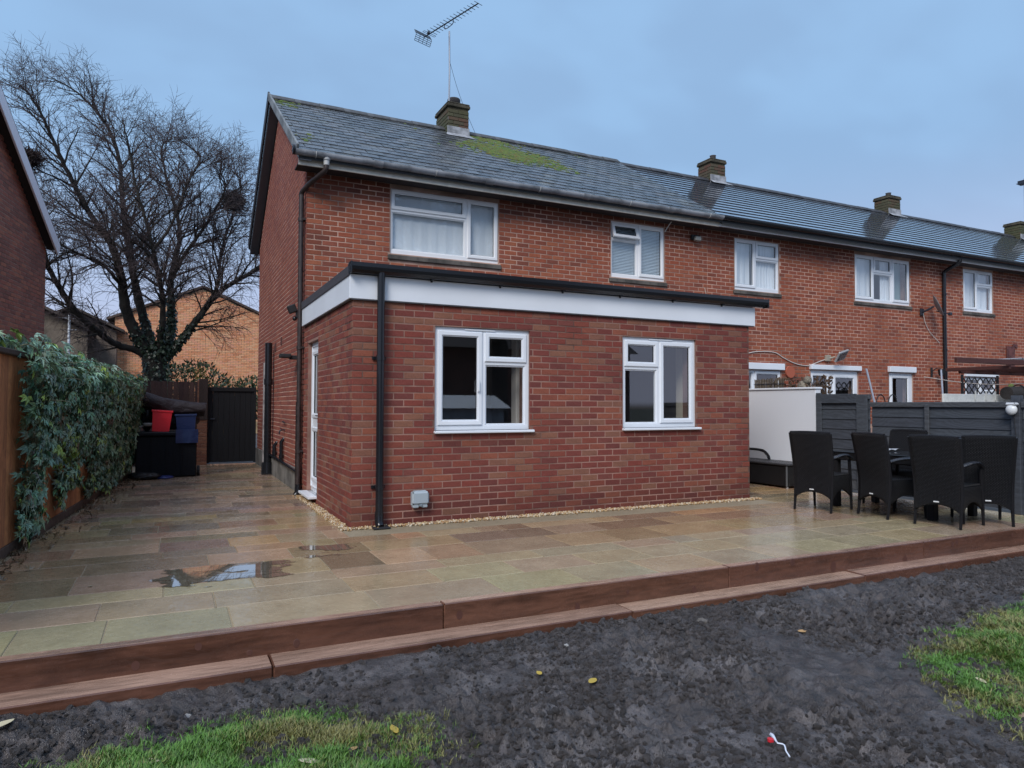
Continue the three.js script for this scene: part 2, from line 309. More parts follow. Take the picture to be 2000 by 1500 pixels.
// cells: [x0, y0, x1, y1, kind] in metres inside the window; kind 'fix', 'sash' or 'open'
function makeWindow(parent, name, { at, turn = 0, w, h, cells, reveal = 0.03, upvc = M.upvc, sill, handleAt, vent, curtain, roomDepth = 1.6, roomMat = M.room, roomW, label }) {
  const g = new THREE.Group(); g.name = name; g.position.set(...at); g.rotation.y = turn; parent.add(g); if (label) g.userData.label = label;
  const F = 0.045, zf = -reveal;
  const fr = slab(rect(0, 0, w, h), cells.map((c) => [c[0], c[1], c[2], c[3]]), 0.07, 0.005); fr.translate(0, 0, zf);
  const frame = part('window_frame', fr, upvc, g);
  for (const [x0, y0, x1, y1, kind] of cells) {
    let gx0 = x0, gy0 = y0, gx1 = x1, gy1 = y1, gz = zf - 0.03;
    if (kind === 'fix') {
      const bead = ring(x0, y0, x1, y1, 0.014, zf - 0.03, zf - 0.012, 0.004); part('glazing_bead', bead, upvc, g);
    } else {
      const sw = 0.052, e = 0.016, mb = new MB();
      mb.geo(ring(x0 - e, y0 - e, x1 + e, y1 + e, sw, zf - 0.03, zf + 0.018, 0.007)).geo(ring(x0 - e + sw, y0 - e + sw, x1 + e - sw, y1 + e - sw, 0.010, zf - 0.02, zf + 0.006, 0.004));
      const s = part('sash', mb.build(), upvc, g);
      const gk = part('gasket', ring(x0 - e + sw + 0.008, y0 - e + sw + 0.008, x1 + e - sw - 0.008, y1 + e - sw - 0.008, 0.006, zf - 0.02, zf - 0.004, 0), M.seal, g);
      gx0 = x0 - e + sw; gy0 = y0 - e + sw; gx1 = x1 + e - sw; gy1 = y1 + e - sw; gz = zf - 0.012;
      if (kind === 'open') {   // top-hung vent standing ajar
        for (const m of [s, gk]) { m.geometry.translate(0, -(y1 + e), -zf); m.position.set(0, y1 + e, zf); m.rotation.x = -0.30; }
        const pn = new THREE.BoxGeometry(gx1 - gx0, gy1 - gy0, 0.004); pn.translate((gx0 + gx1) / 2, (gy0 + gy1) / 2 - (y1 + e), gz - zf);
        const p = part('pane', pn, M.glass, g); p.position.set(0, y1 + e, zf); p.rotation.x = -0.30; continue;
      }
    }
    const pn = new THREE.PlaneGeometry(gx1 - gx0, gy1 - gy0); pn.translate((gx0 + gx1) / 2, (gy0 + gy1) / 2, gz); part('pane', pn, M.glass, g);
  }
  if (handleAt) part('handle', new MB().box(handleAt[0] - 0.012, handleAt[1] - 0.03, zf + 0.018, handleAt[0] + 0.012, handleAt[1] + 0.03, zf + 0.028, 0.003).box(handleAt[0] - 0.01, handleAt[1] - 0.02, zf + 0.034, handleAt[0] + 0.01, handleAt[1] + 0.11, zf + 0.05, 0.005).box(handleAt[0] - 0.008, handleAt[1] - 0.012, zf + 0.026, handleAt[0] + 0.008, handleAt[1] + 0.012, zf + 0.036).build(), upvc, g);
  if (sill) part('sill', new MB().box(-sill.left, -sill.h, zf - 0.05, w + sill.right, 0, sill.out, 0.006).build(), sill.mat || upvc, g);
  if (vent) part('trickle_vent', new MB().box(vent[0], h - 0.032, zf, vent[1], h - 0.014, zf + 0.016, 0.004).build(), upvc, g);
  const D = roomDepth, rx0 = -0.12, rx1 = roomW || w + 0.5, rb = new MB(), zb = zf - 0.075, y0 = -0.25, y1 = h + 0.15;
  rb.quad([rx0, y0, -D], [rx1, y0, -D], [rx1, y1, -D], [rx0, y1, -D]).quad([rx0, y0, zb], [rx0, y0, -D], [rx0, y1, -D], [rx0, y1, zb]).quad([rx1, y0, -D], [rx1, y0, zb], [rx1, y1, zb], [rx1, y1, -D]).quad([rx0, y0, zb], [rx1, y0, zb], [rx1, y0, -D], [rx0, y0, -D]).quad([rx0, y1, -D], [rx1, y1, -D], [rx1, y1, zb], [rx0, y1, zb]);
  part('room_wall', rb.build(), roomMat, g);
  for (const c of [].concat(curtain || [])) part(c.name || 'net_curtain', c.geo, c.mat || M.net, g);
  return g;
}
function drape(x0, x1, y0, y1, z, folds, amp, gather = 0) {   // hanging cloth with folds
  const nx = Math.max(8, folds * 8), ny = 6, g = new THREE.PlaneGeometry(x1 - x0, y1 - y0, nx, ny), P = g.attributes.position, r = rng(Math.round((x0 + y1) * 991) + folds);
  const ph = r() * 6;
  for (let k = 0; k < P.count; k++) { const t = (P.getX(k) / (x1 - x0) + 0.5), s = P.getY(k) / (y1 - y0) + 0.5; P.setXYZ(k, P.getX(k) + (x0 + x1) / 2, P.getY(k) + (y0 + y1) / 2, z + amp * (Math.sin(t * folds * 6.283 + ph) + 0.4 * Math.sin(t * folds * 15.1 + s * 1.2)) * (1.1 - 0.3 * s)); }
  g.computeVertexNormals(); return g;
}
function gutterGeo(len, r, wall = 0.006) {   // half-round trough along +x, its rim at y = 0
  const s = new THREE.Shape(); s.absarc(0, 0, r, Math.PI, 2 * Math.PI, false); s.absarc(0, 0, r - wall, 2 * Math.PI, Math.PI, true); s.closePath();
  const g = new THREE.ExtrudeGeometry(s, { depth: len, bevelEnabled: false, curveSegments: 14 }); g.rotateY(Math.PI / 2); return g;
}
function ogeeGutter(len, h, d) {   // square-fronted deep gutter along +x, back at z = 0
  const s = new THREE.Shape([[0, 0], [0, -h], [d * 0.55, -h], [d * 0.9, -h * 0.72], [d, -h * 0.4], [d, 0], [d - 0.008, 0], [d - 0.008, -h * 0.38], [d * 0.86, -h * 0.66], [d * 0.52, -h + 0.008], [0.008, -h + 0.008], [0.008, 0]].map((q) => new THREE.Vector2(-q[0], q[1])));
  const g = new THREE.ExtrudeGeometry(s, { depth: len, bevelEnabled: false }); g.rotateY(Math.PI / 2); return g;
}
const PITCH = Math.atan2(6.88 - 4.79, 3.01 + 0.40), SP = Math.sin(PITCH), CP = Math.cos(PITCH);
const ROOF = { y0: 4.79, z0: 0.40, len: Math.hypot(6.88 - 4.79, 3.41) };   // eaves edge in a house's own axes; the ridge stands over z = -3.01
const slateGeos = new Map();
function slateGeo(w, len, h, tone, v) {
  const key = [w.toFixed(3), len, h, tone.join(), v].join('|');
  if (!slateGeos.has(key)) {
    const r = rng(v * 37 + 11), b = new MB(), X = w / 2, j = () => (r() - 0.5) * 0.008, L = [[-X, h, j()], [X, h + j() * 0.2, j()], [X, 0.002, -len], [-X, 0.002, -len]], D = [[-X, 0, L[0][2]], [X, 0, L[1][2]], [X, 0, -len], [-X, 0, -len]], o = r() * 4;
    const U = (q) => q.flatMap((p) => [p[0] + o, p[2] + p[1] + o * 2]);
    b.quad(...L, U(L), tone).quad(D[0], D[1], L[1], L[0], U([D[0], D[1], L[1], L[0]]), tone).quad(D[1], D[2], L[2], L[1], U([D[1], D[2], L[2], L[1]]), tone).quad(D[3], D[0], L[0], L[3], U([D[3], D[0], L[0], L[3]]), tone);
    slateGeos.set(key, b.build());
  }
  return slateGeos.get(key);
}
M.slate = mat([1, 1, 1], { vertexColors: true, map: again(mottleMap, 1.3), bumpMap: again(pitMap, 2.5), bumpScale: 0.006, roughness: 0.42, roughnessMap: again(roughMap, 1.5) });
M.tileWet = mat([1, 1, 1], { phys: true, vertexColors: true, map: again(grainMap, 1.5), roughness: 0.16, ior: 1.9, clearcoat: 1, clearcoatRoughness: 0.06 });
function roofSlates(t, roof, { x0, x1, gauge, width, h, tones, mat: m, tint, seed, most = 300, jit = 1, lift = 0, name = 'roof_slate' }) {
  const r = rng(seed), list = [], rows = Math.floor(ROOF.len / gauge);
  for (let k = 0; k < rows; k++) {
    const s = k * gauge - 0.02, off = (k % 2) * width / 2;
    for (let x = x0 - off; x < x1 - 0.02; x += width) {
      const a = Math.max(x, x0), b = Math.min(x + width, x1); if (b - a < 0.04) continue;
      let tone = tones[Math.floor(r() * tones.length)].slice(); const mx = (a + b) / 2; if (tint) tone = tint(mx, s, tone, r).map((q) => Math.round(q * 120) / 120);
      const w = Math.round((b - a - 0.006 * Math.max(jit, 0.4) - r() * 0.004 * jit) * 400) / 400;
      const slip = jit * (r() < 0.06 ? r() * 0.05 : (r() - 0.5) * 0.014), n = lift + 0.004 + jit * r() * 0.005;
      list.push({ p: V(mx, ROOF.y0 + (s - slip) * SP + n * CP, ROOF.z0 - (s - slip) * CP + n * SP), w, tone, v: Math.floor(r() * 4), yaw: (r() - 0.5) * 0.018 * jit });
    }
  }
  const base = t.position, near = new Set(list.filter((q) => shown(q.p.clone().add(base), 1)).sort((a, b) => a.p.clone().add(base).distanceTo(CAM) - b.p.clone().add(base).distanceTo(CAM)).slice(0, most)), mb = new MB();
  for (const q of list) {
    const g = slateGeo(q.w, gauge + 0.09, h, q.tone, q.v);
    if (near.has(q)) { const s = part(name, g, m, roof); s.position.copy(q.p); s.rotation.order = 'XYZ'; s.rotation.set(PITCH, q.yaw, 0); } else mb.geo(g, M4(q.p.toArray(), [PITCH, q.yaw, 0]), null), mb.c.push(...g.attributes.color.array);
  }
  if (mb.count) part(name === 'roof_slate' ? 'slate_courses' : 'tile_courses', mb.build(), m, t, 'stuff');
}
function roofBody(t, x0, x1, drop = 0) {   // boarded body of the roof under its slates, both slopes
  const b = new MB(), y0 = ROOF.y0 - 0.02 - drop, yr = 6.86 - drop, zf = ROOF.z0, zr = -3.01, zb = -6.42, th = 0.09;
  b.quad([x0, y0, zf], [x1, y0, zf], [x1, yr, zr], [x0, yr, zr]).quad([x1, y0, zb], [x0, y0, zb], [x0, yr, zr], [x1, yr, zr]);
  b.quad([x0, y0 - th, zf], [x0, yr - th, zr], [x1, yr - th, zr], [x1, y0 - th, zf]).quad([x1, y0 - th, zb], [x1, yr - th, zr], [x0, yr - th, zr], [x0, y0 - th, zb]);
  b.quad([x0, y0 - th, zf], [x1, y0 - th, zf], [x1, y0, zf], [x0, y0, zf]).quad([x1, y0 - th, zb], [x0, y0 - th, zb], [x0, y0, zb], [x1, y0, zb]);
  b.quad([x0, y0 - th, zf], [x0, y0, zf], [x0, yr, zr], [x0, yr - th, zr]).quad([x0, y0, zb], [x0, y0 - th, zb], [x0, yr - th, zr], [x0, yr, zr]);
  b.quad([x1, y0, zf], [x1, y0 - th, zf], [x1, yr - th, zr], [x1, yr, zr]).quad([x1, y0 - th, zb], [x1, y0, zb], [x1, yr, zr], [x1, yr - th, zr]);
  return part('roof', b.build(), M.roofBody || (M.roofBody = mat([0.03, 0.032, 0.036], { roughness: 0.9 })), t);
}
function ridgeTiles(roof, x0, x1, y, m, seed) {
  const r = rng(seed);
  for (let x = x0; x < x1 - 0.05; x += 0.45) {
    const l = Math.min(0.445, x1 - x), g = ridgeTiles.g || (ridgeTiles.g = {}), key = l.toFixed(2);
    if (!g[key]) { const s = new THREE.Shape([[-0.15, -0.085], [-0.02, 0.012], [0.02, 0.012], [0.15, -0.085], [0.15, -0.065], [0.025, 0.035], [-0.025, 0.035], [-0.15, -0.065]].map((q) => new THREE.Vector2(...q))); g[key] = new THREE.ExtrudeGeometry(s, { depth: l, bevelEnabled: false }); g[key].rotateY(Math.PI / 2); }
    const p = part('ridge_tile', g[key], m, roof); p.position.set(x, y + (r() - 0.5) * 0.012, -3.01); p.rotation.z = (r() - 0.5) * 0.012;
  }
}
function chimney(t, x, z, w, d, top, { pot, seed, flash = M.lead, moss = 1 }) {
  const g = new THREE.Group(); g.name = 'chimney'; g.position.set(x, 0, z); t.add(g);
  const y0 = 6.25, r = rng(seed), core = new MB(); core.box(0.006, y0, -d + 0.006, w - 0.006, top - 0.1, -0.006);
  part('chimney_stack', core.build(), M.mortarStack || (M.mortarStack = mat([0.10, 0.085, 0.05], { map: again(mottleMap, 0.9), roughness: 0.95 })), g);
  const mb = new MB(), faces = [[[0, 0, 0], 0, w], [[0, 0, -d], -Math.PI / 2, d], [[w, 0, 0], Math.PI / 2, d]];
  for (const [o, turn, len] of faces) { const u = [Math.cos(turn), -Math.sin(turn)]; let row = 0; for (let y = y0; y < top - 0.16; y += 0.075, row++) for (let a = -(row % 2) * 0.1125; a < len - 0.02; a += 0.225) { const s = Math.max(a + 0.005, 0), e = Math.min(a + 0.22, len); if (e - s < 0.03) continue; const tn = TONES.stack[Math.floor(r() * 5)], gr = clamp(moss * (0.35 + smooth(fbm(a * 3 + seed, y * 2.2, o[2]), 0.36, 0.58))), c = tn.map((q, k) => lerp(q, [0.075, 0.085, 0.035][k], gr * 0.8)); const bg = brickGeo(Math.round((e - s) * 100) / 100, 0.065, 0.005, TONES.stack[0], row % 4), m = (s + e) / 2; mb.geo(bg, M4([o[0] + u[0] * m, y + 0.0325, o[2] + u[1] * m], [0, turn, 0]), c); } }
  part('chimney_brickwork', mb.build(), M.brick, g, 'stuff');
  part('chimney_cap', new MB().box(-0.03, top - 0.10, -d - 0.03, w + 0.03, top - 0.035, 0.03, 0.012).box(-0.02, top - 0.035, -d - 0.02, w + 0.02, top, 0.02, 0.012).build(), M.capStone || (M.capStone = mat([0.10, 0.088, 0.06], { map: again(mottleMap, 2), bumpMap: again(pitMap, 4), bumpScale: 0.01, roughness: 0.95 })), g);
  if (pot) { const pg = new THREE.LatheGeometry(pot.map((q) => new THREE.Vector2(...q)), 18); pg.translate(w * 0.55, top - 0.01, -d * 0.45); part('chimney_pot', pg, M.pot || (M.pot = mat([0.05, 0.045, 0.045], { roughness: 0.8 })), g); }
  // lead skirt where the stack meets the slope
  const fy = (zz) => ROOF.y0 + (ROOF.z0 - zz) * SP / CP, fz = z, yb = fy(fz);
  const fl = new MB(); fl.box(-0.02, yb - 0.05, 0.0, w + 0.02, yb + 0.17, 0.016, 0.005);
  fl.quad([-0.1, fy(fz + 0.2) + 0.03, 0.2], [w + 0.08, fy(fz + 0.2) + 0.03, 0.2], [w + 0.03, yb + 0.03, 0.012], [-0.03, yb + 0.03, 0.012]);
  part('lead_flashing', fl.build(), flash, g); return g;
}

// ---------------------------------------------------------------- ground
const HZ = -2.958;
M.soil = mat([0.040, 0.037, 0.039], { roughness: 0.62, bumpMap: again(pitMap, 6), bumpScale: 0.012, map: again(mottleMap, 1.7), roughnessMap: again(roughMap, 2) });
struct('ground', new THREE.PlaneGeometry(500, 500).rotateX(-Math.PI / 2).translate(0, -0.62, 0), mat([0.06, 0.065, 0.04], { roughness: 1, map: again(mottleMap, 120) }));
struct('front_path', new MB().box(-4, -0.5, -60, 60, -0.03, -9.05).build(), mat([0.09, 0.09, 0.09], { map: again(mottleMap, 0.4), roughness: 0.8 }));
struct('neighbour_garden', new MB().box(7.5, -0.5, -2.9, 60, -0.02, 40).build(), mat([0.12, 0.115, 0.10], { map: again(mottleMap, 0.4), roughness: 0.7 }));

// ---------------------------------------------------------------- the end house
const endHouse = thing('terraced_house', 'red brick end house of the terrace with mossy slate roof and grey gutter', 'house', [0, 0, HZ]);
{
  const t = endHouse, W = 7.42, br = new Bricks(t, 300);
  const H1 = [[1.225, 3.56, 3.056, 4.59], [5.22, 3.535, 6.42, 4.57]];
  const front = part('rear_wall', slab(rect(0, 0, W, 4.66), [[1.24, 3.58, 3.04, 4.575], [5.235, 3.555, 6.405, 4.555]], 0.25), M.mortarOld, t);
  br.wall(front, { o: [0, 0, 0], len: W - 0.005, y0: 0, y1: 2.45, tones: TONES.old, seed: 4, single: false, holes: [[0, 0, 5.5, 2.5]] });
  br.wall(front, { o: [0, 0, 0], len: W - 0.005, y0: 2.55, y1: 4.66, holes: [...H1, [1.2, 3.485, 3.08, 3.57], [5.2, 3.46, 6.45, 3.54]], tones: TONES.old, seed: 5, dirtShade: (x, y) => y > 4.42 ? 0.62 : x < 0.4 && y < 4.4 && (hash3(Math.round(x * 9), Math.round(y * 13), 1) > 0.6) ? 0.75 : 1 });  // courses under the eaves painted darker as soffit shade; corner bricks dirty at random
  const gs = slab([[0, 0], [6.02, 0], [6.02, 4.70], [3.01, 6.72], [0, 4.70]], [], 0.25); gs.rotateY(-Math.PI / 2).translate(0, 0, -6.02);
  const gw = part('gable_wall', gs, M.mortarOld, t);
  br.wall(gw, { o: [0, 0, -6.02], turn: -Math.PI / 2, len: 6.028, y0: 0, y1: 6.7, tones: TONES.gable, seed: 7, single: false, variants: 2, top: (u) => 4.68 + (3.01 - Math.abs(u - 3.01)) * 0.66, proud: 0.004 });
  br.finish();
  part('back_wall', new MB().box(0.25, 0, -6.02, W, 4.7, -5.8).build(), M.mortarOld, t);
  part('plinth', new MB().box(-0.035, -0.05, -6.0, -0.008, 0.34, -0.16, 0.008).build(), mat([0.19, 0.18, 0.165], { map: again(mottleMap, 0.9), roughness: 0.85 }), t);

  // roof
  const roof = roofBody(t, -0.17, W);
  const moss = (x, s) => { const n = fbm(x * 1.6 + 5, s * 2.2, 3, 4), a = Math.exp(-(((x - 4.1) / 1.2) ** 2) - (((s - 2.55) / 0.8) ** 2)), trail = Math.exp(-(((x - 4.6 + (s - 2.5) * 0.4) / 0.7) ** 2)) * smooth(s, 0.5, 2.4), top = smooth(s, 2.3, 3.9) * 0.45 + Math.exp(-((x / 0.5) ** 2)) * 0.4; return clamp(Math.max(a * 1.0, trail * 0.6, top * 0.55) * 1.5 + n * 1.25 - 1.1); };
  roofSlates(t, roof, { x0: -0.2, x1: W, gauge: 0.235, width: 0.27, h: 0.013, mat: M.slate, seed: 21, tones: [[0.095, 0.102, 0.112], [0.12, 0.128, 0.137], [0.07, 0.077, 0.086], [0.12, 0.125, 0.13], [0.095, 0.10, 0.098], [0.14, 0.145, 0.145]],
    tint: (x, s, c, r) => { const m = moss(x, s) * (0.6 + 0.6 * r()); const lich = r() < 0.12 ? 0.25 : 0; const g = [0.12, 0.14, 0.05], l = [0.20, 0.20, 0.13]; return c.map((q, k) => lerp(lerp(q, l[k], lich), g[k], clamp(m))); } });
  { // moss cushions growing on the slates below the chimney
    const mg = new THREE.IcosahedronGeometry(1, 1), r = rng(77), spots = []; let tries = 0;
    while (spots.length < 1500 && tries++ < 90000) { const x = -0.1 + r() * 7.3, s = r() * 3.9; if (r() < Math.pow(moss(x, s), 1.7) * 0.9) spots.push([x, s]); }
    const im = shadowy(new THREE.InstancedMesh(mg, mat([1, 1, 1], { roughness: 1, bumpMap: again(pitMap, 6), bumpScale: 0.01 }), spots.length)); im.name = 'moss'; im.userData.kind = 'stuff';
    spots.forEach(([x, s], k) => { const a = 0.012 + r() * 0.03; im.setMatrixAt(k, M4([x, ROOF.y0 + s * SP + 0.016 * CP, ROOF.z0 - s * CP + 0.016 * SP], [PITCH, r() * 6, 0], [a * (0.8 + r()), a * 0.35, a])); im.setColorAt(k, new THREE.Color().setRGB(0.09 + r() * 0.06, 0.12 + r() * 0.07, 0.025 + r() * 0.02)); });
    t.add(im);
  }
  M.ridge = mat([0.10, 0.105, 0.11], { map: again(mottleMap, 1.2), roughness: 0.7, bumpMap: again(pitMap, 3), bumpScale: 0.006 });
  ridgeTiles(roof, -0.2, W, 6.905, M.ridge, 3);
  // verge boards on the gable
  const vb = (z0, y0, z1, y1, x0, x1, th) => { const b = new MB(), len = Math.hypot(z1 - z0, y1 - y0), a = Math.atan2(y1 - y0, z1 - z0); b.geo(chamferBox(x1 - x0, th, len, 0.008), M4([(x0 + x1) / 2, (y0 + y1) / 2 - th * 0.5 * Math.cos(a), (z0 + z1) / 2], [-a, 0, 0])); return b.build(); };
  part('verge_board', vb(ROOF.z0, ROOF.y0 - 0.03, -3.01, 6.85, -0.21, -0.175, 0.13), mat([0.22, 0.24, 0.25], { map: again(mottleMap, 1), roughness: 0.7 }), t);
  part('verge_board', vb(-3.01, 6.85, -6.42, ROOF.y0 - 0.03, -0.21, -0.175, 0.20), mat([0.028, 0.03, 0.038], { roughness: 0.6 }), t);
  part('verge_soffit', new MB().geo(vb(-3.01, 6.75, -6.42, ROOF.y0 - 0.13, -0.174, 0.0, 0.02)).geo(vb(ROOF.z0, ROOF.y0 - 0.13, -3.01, 6.75, -0.174, 0.0, 0.02)).build(), mat([0.10, 0.11, 0.13], { roughness: 0.8 }), t);
  // eaves
  part('fascia_board', new MB().box(-0.17, 4.615, 0.315, W, 4.775, 0.34, 0.004).build(), M.cream, t);
  part('soffit', new MB().box(-0.17, 4.640, -0.02, W, 4.658, 0.314).build(), M.soffit, t);
  const gt = part('gutter', gutterGeo(W + 0.24, 0.068).translate(-0.24, 4.79, 0.412), M.greyGutter, t);
  part('gutter_end_cap', new MB().geo(new THREE.CylinderGeometry(0.074, 0.074, 0.035, 18, 1, false, 0, Math.PI).rotateZ(Math.PI / 2).rotateX(Math.PI / 2), M4([-0.25, 4.79, 0.412])).box(-0.268, 4.785, 0.338, -0.232, 4.795, 0.486, 0.003).build(), M.black, t);
  for (let x = 0.05; x < W; x += 0.88) part('gutter_joint', new THREE.TorusGeometry(0.071, 0.0065, 6, 14, Math.PI).rotateX(Math.PI).rotateY(Math.PI / 2).translate(x, 4.79, 0.412), mat([0.52, 0.53, 0.52], { roughness: 0.7 }), t);
  for (let x = 0.93; x < W; x += 1.76) part('gutter_socket', new MB().geo(gutterGeo(0.13, 0.078), M4([x - 0.065, 4.79, 0.412])).build(), M.greyGutter, t);
  part('gutter_outlet', new MB().geo(new THREE.CylinderGeometry(0.045, 0.04, 0.10, 12), M4([0.20, 4.69, 0.40])).geo(new THREE.CylinderGeometry(0.058, 0.05, 0.05, 12), M4([0.20, 4.735, 0.405])).build(), mat([0.5, 0.51, 0.51], { roughness: 0.6 }), t);
  const dpm = mat([0.045, 0.03, 0.028], { map: again(mottleMap, 2), roughness: 0.5 });
  const dp = part('downpipe', tubeGeo(curve([[0.20, 4.66, 0.40], [0.19, 4.58, 0.385], [0.10, 4.50, 0.25], [-0.03, 4.385, 0.02], [-0.062, 4.33, -0.055], [-0.062, 4.25, -0.06], [-0.062, 2.0, -0.06], [-0.064, 0.02, -0.06]], 60), 0.036, 12), dpm, t);
  for (const y of [3.95, 2.1, 0.62]) part('pipe_bracket', new MB().geo(new THREE.CylinderGeometry(0.046, 0.046, 0.05, 14), M4([-0.062, y, -0.06])).box(-0.05, y - 0.015, -0.12, -0.004, y + 0.015, 0.0, 0.004).build(), dpm, dp);
  part('pipe_shoe', new MB().tube([V(-0.062, 0.15, -0.06), V(-0.062, 0.04, -0.06), V(-0.10, -0.01, -0.05)], [0.044, 0.045, 0.04], 12).build(), M.black, dp);
  part('waste_pipe', new MB().tube([V(-0.075, 1.32, -0.10), V(-0.075, 0.02, -0.11)], 0.026, 10).build(), M.black, t);
  // soil stack and the bits on the gable
  const sp = part('soil_pipe', new MB().tube([V(-0.105, 2.42, -3.30), V(-0.105, 0.02, -3.30)], 0.064, 16).build(), M.black, t);
  part('pipe_collar', new MB().geo(new THREE.CylinderGeometry(0.078, 0.078, 0.11, 16), M4([-0.105, 1.7, -3.30])).build(), M.black, sp);
  part('pipe_boot', new MB().geo(new THREE.CylinderGeometry(0.095, 0.11, 0.24, 16), M4([-0.105, 0.1, -3.30])).box(-0.2, -0.02, -3.41, 0, 0.03, -3.19, 0.006).build(), M.black, sp);
  part('side_door_frame', new MB().box(-0.05, 0, -4.62, -0.006, 2.12, -4.46, 0.006).build(), mat([0.5, 0.47, 0.46], { map: again(mottleMap, 2), roughness: 0.6 }), t);
  part('waste_run', new MB().tube(curve([[-0.05, 0.36, -3.9], [-0.05, 0.34, -2.4], [-0.05, 0.30, -0.2]], 10), 0.027, 8).build(), M.black, t);
  for (const [z, h2] of [[-2.75, 0.62], [-1.9, 0.72]]) part('waste_branch', new MB().tube([V(-0.05, 0.33, z), V(-0.05, h2 - 0.06, z), V(0.0, h2, z)], 0.03, 8).geo(new THREE.CylinderGeometry(0.04, 0.04, 0.06, 10), M4([-0.05, 0.42, z])).build(), M.black, t);
  part('garden_tap', new MB().tube(curve([[0, 0.86, -1.85], [-0.06, 0.86, -1.85], [-0.09, 0.83, -1.85], [-0.09, 0.79, -1.85]], 8), 0.012, 8).box(-0.075, 0.88, -1.9, -0.06, 0.892, -1.8).tube(curve([[0, 1.0, -2.0], [-0.04, 1.0, -1.9], [-0.04, 0.99, -1.6]], 6), 0.009, 6).build(), M.darkMetal, t);
  for (const [z, y] of [[-3.1, 2.33], [-2.35, 2.38]]) part('air_brick', new MB().box(-0.018, y - 0.07, z - 0.06, -0.004, y + 0.07, z + 0.06, 0.004).build(), mat([0.09, 0.035, 0.03]), t);

  // first-floor windows
  makeWindow(t, 'window', { at: [1.225, 3.56, 0], w: 1.831, h: 1.03, upvc: M.upvcOld, reveal: 0.02, roomDepth: 2.6, roomMat: mat([0.5, 0.52, 0.55]),
    cells: [[0.045, 0.715, 1.235, 0.985, 'sash'], [0.045, 0.085, 1.235, 0.66, 'fix'], [1.295, 0.085, 1.786, 0.985, 'sash']], label: 'wide window of three lights with pale curtains',
    curtain: [{ geo: drape(0.03, 1.8, 0.03, 1.0, -0.115, 9, 0.0045) }] });
  part('stone_sill', new MB().box(1.2, 3.485, -0.05, 3.085, 3.558, 0.035, 0.008).build(), M.sillOld, t);
  makeWindow(t, 'window', { at: [5.22, 3.535, 0], w: 1.2, h: 1.035, upvc: M.upvcOld, reveal: 0.02, roomMat: mat([0.5, 0.52, 0.55]),
    cells: [[0.045, 0.73, 0.575, 0.975, 'open'], [0.045, 0.085, 0.575, 0.68, 'fix'], [0.635, 0.085, 1.155, 0.985, 'sash']], label: 'small upstairs window with its top vent standing open',
    curtain: [{ name: 'blind', geo: (() => { const b = new MB(); for (let y = 0.03; y < 1.0; y += 0.027) b.geo(new THREE.BoxGeometry(1.16, 0.0012, 0.026), M4([0.6, y, -0.115], [0.95, 0, 0])); return b.build(); })(), mat: mat([0.66, 0.74, 0.78], { roughness: 0.5 }) }] });
  part('stone_sill', new MB().box(5.19, 3.462, -0.05, 6.45, 3.533, 0.035, 0.008).build(), M.sillOld, t);
  chimney(t, 3.18, -2.72, 0.44, 0.70, 7.37, { seed: 3, pot: [[0, 0], [0.095, 0], [0.09, 0.09], [0.13, 0.11], [0.135, 0.19], [0.125, 0.21], [0.08, 0.205], [0.08, 0.1]] });
}

// ---------------------------------------------------------------- the terrace beyond
function terraceHouse(x, W, label, o) {
  const t = thing('terraced_house', label, 'house', [x, 0, HZ]), br = new Bricks(t, 300), holes = o.windows.map((w) => [w.x, w.y, w.x + w.w, w.y + w.h]);
  const front = part('rear_wall', slab(rect(0, 0, W, 4.66), holes.map((h) => [h[0] + 0.015, h[1] + 0.015, h[2] - 0.015, h[3] - 0.015]), 0.25), M.mortarOld, t);
  br.wall(front, { o: [0, 0, 0], len: W, y0: 0.9, y1: 4.66, holes: [...holes, ...o.windows.filter((w) => w.stone).map((w) => [w.x - 0.03, w.y - 0.075, w.x + w.w + 0.03, w.y])], tones: TONES.old, seed: Math.round(x * 3), single: o.own, variants: 2, dirtShade: (u, y) => y > 4.42 ? 0.65 : o.dirtShade ? o.dirtShade(u, y) : 1 });  // soffit shadow put into the tone of the top courses
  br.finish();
  const roof = roofBody(t, 0.004, W, 0.03);
  roofSlates(t, roof, { x0: 0, x1: W, gauge: 0.255, width: 0.33, h: 0.021, mat: M.tileWet, seed: Math.round(x * 7), jit: 0.25, lift: -0.03, name: 'roof_tile', most: o.tiles ?? 300, tones: [[0.072, 0.080, 0.100], [0.078, 0.085, 0.104], [0.068, 0.076, 0.096]], tint: o.tint });
  ridgeTiles(roof, 0, W, 6.86, M.ridgeDark || (M.ridgeDark = mat([0.06, 0.06, 0.066], { map: again(mottleMap, 1.2), roughness: 0.6 })), 9);
  part('fascia_board', new MB().box(0.002, 4.625, 0.315, W, 4.74, 0.34, 0.004).build(), M.upvc, t);
  part('soffit', new MB().box(0.002, 4.645, -0.02, W, 4.66, 0.314).build(), M.soffit, t);
  part('gutter', gutterGeo(W - 0.004, 0.066).translate(0.002, 4.79, 0.41), M.black, t);
  for (const w of o.windows) {
    makeWindow(t, w.name || 'window', { at: [w.x, w.y, 0], w: w.w, h: w.h, cells: w.cells, reveal: 0.02, roomMat: w.dark ? M.room : mat([0.45, 0.47, 0.52]), curtain: w.curtain, label: w.label, sill: w.stone ? undefined : undefined });
    if (w.stone) part('stone_sill', new MB().box(w.x - 0.03, w.y - 0.072, -0.05, w.x + w.w + 0.03, w.y - 0.002, 0.035, 0.008).build(), M.sillOld, t);
    if (w.header) part('shutter_box', new MB().box(w.x - 0.03, w.y + w.h, -0.03, w.x + w.w + 0.03, w.y + w.h + w.header, 0.07, 0.008).build(), M.upvc, t);
  }
  return t;
}
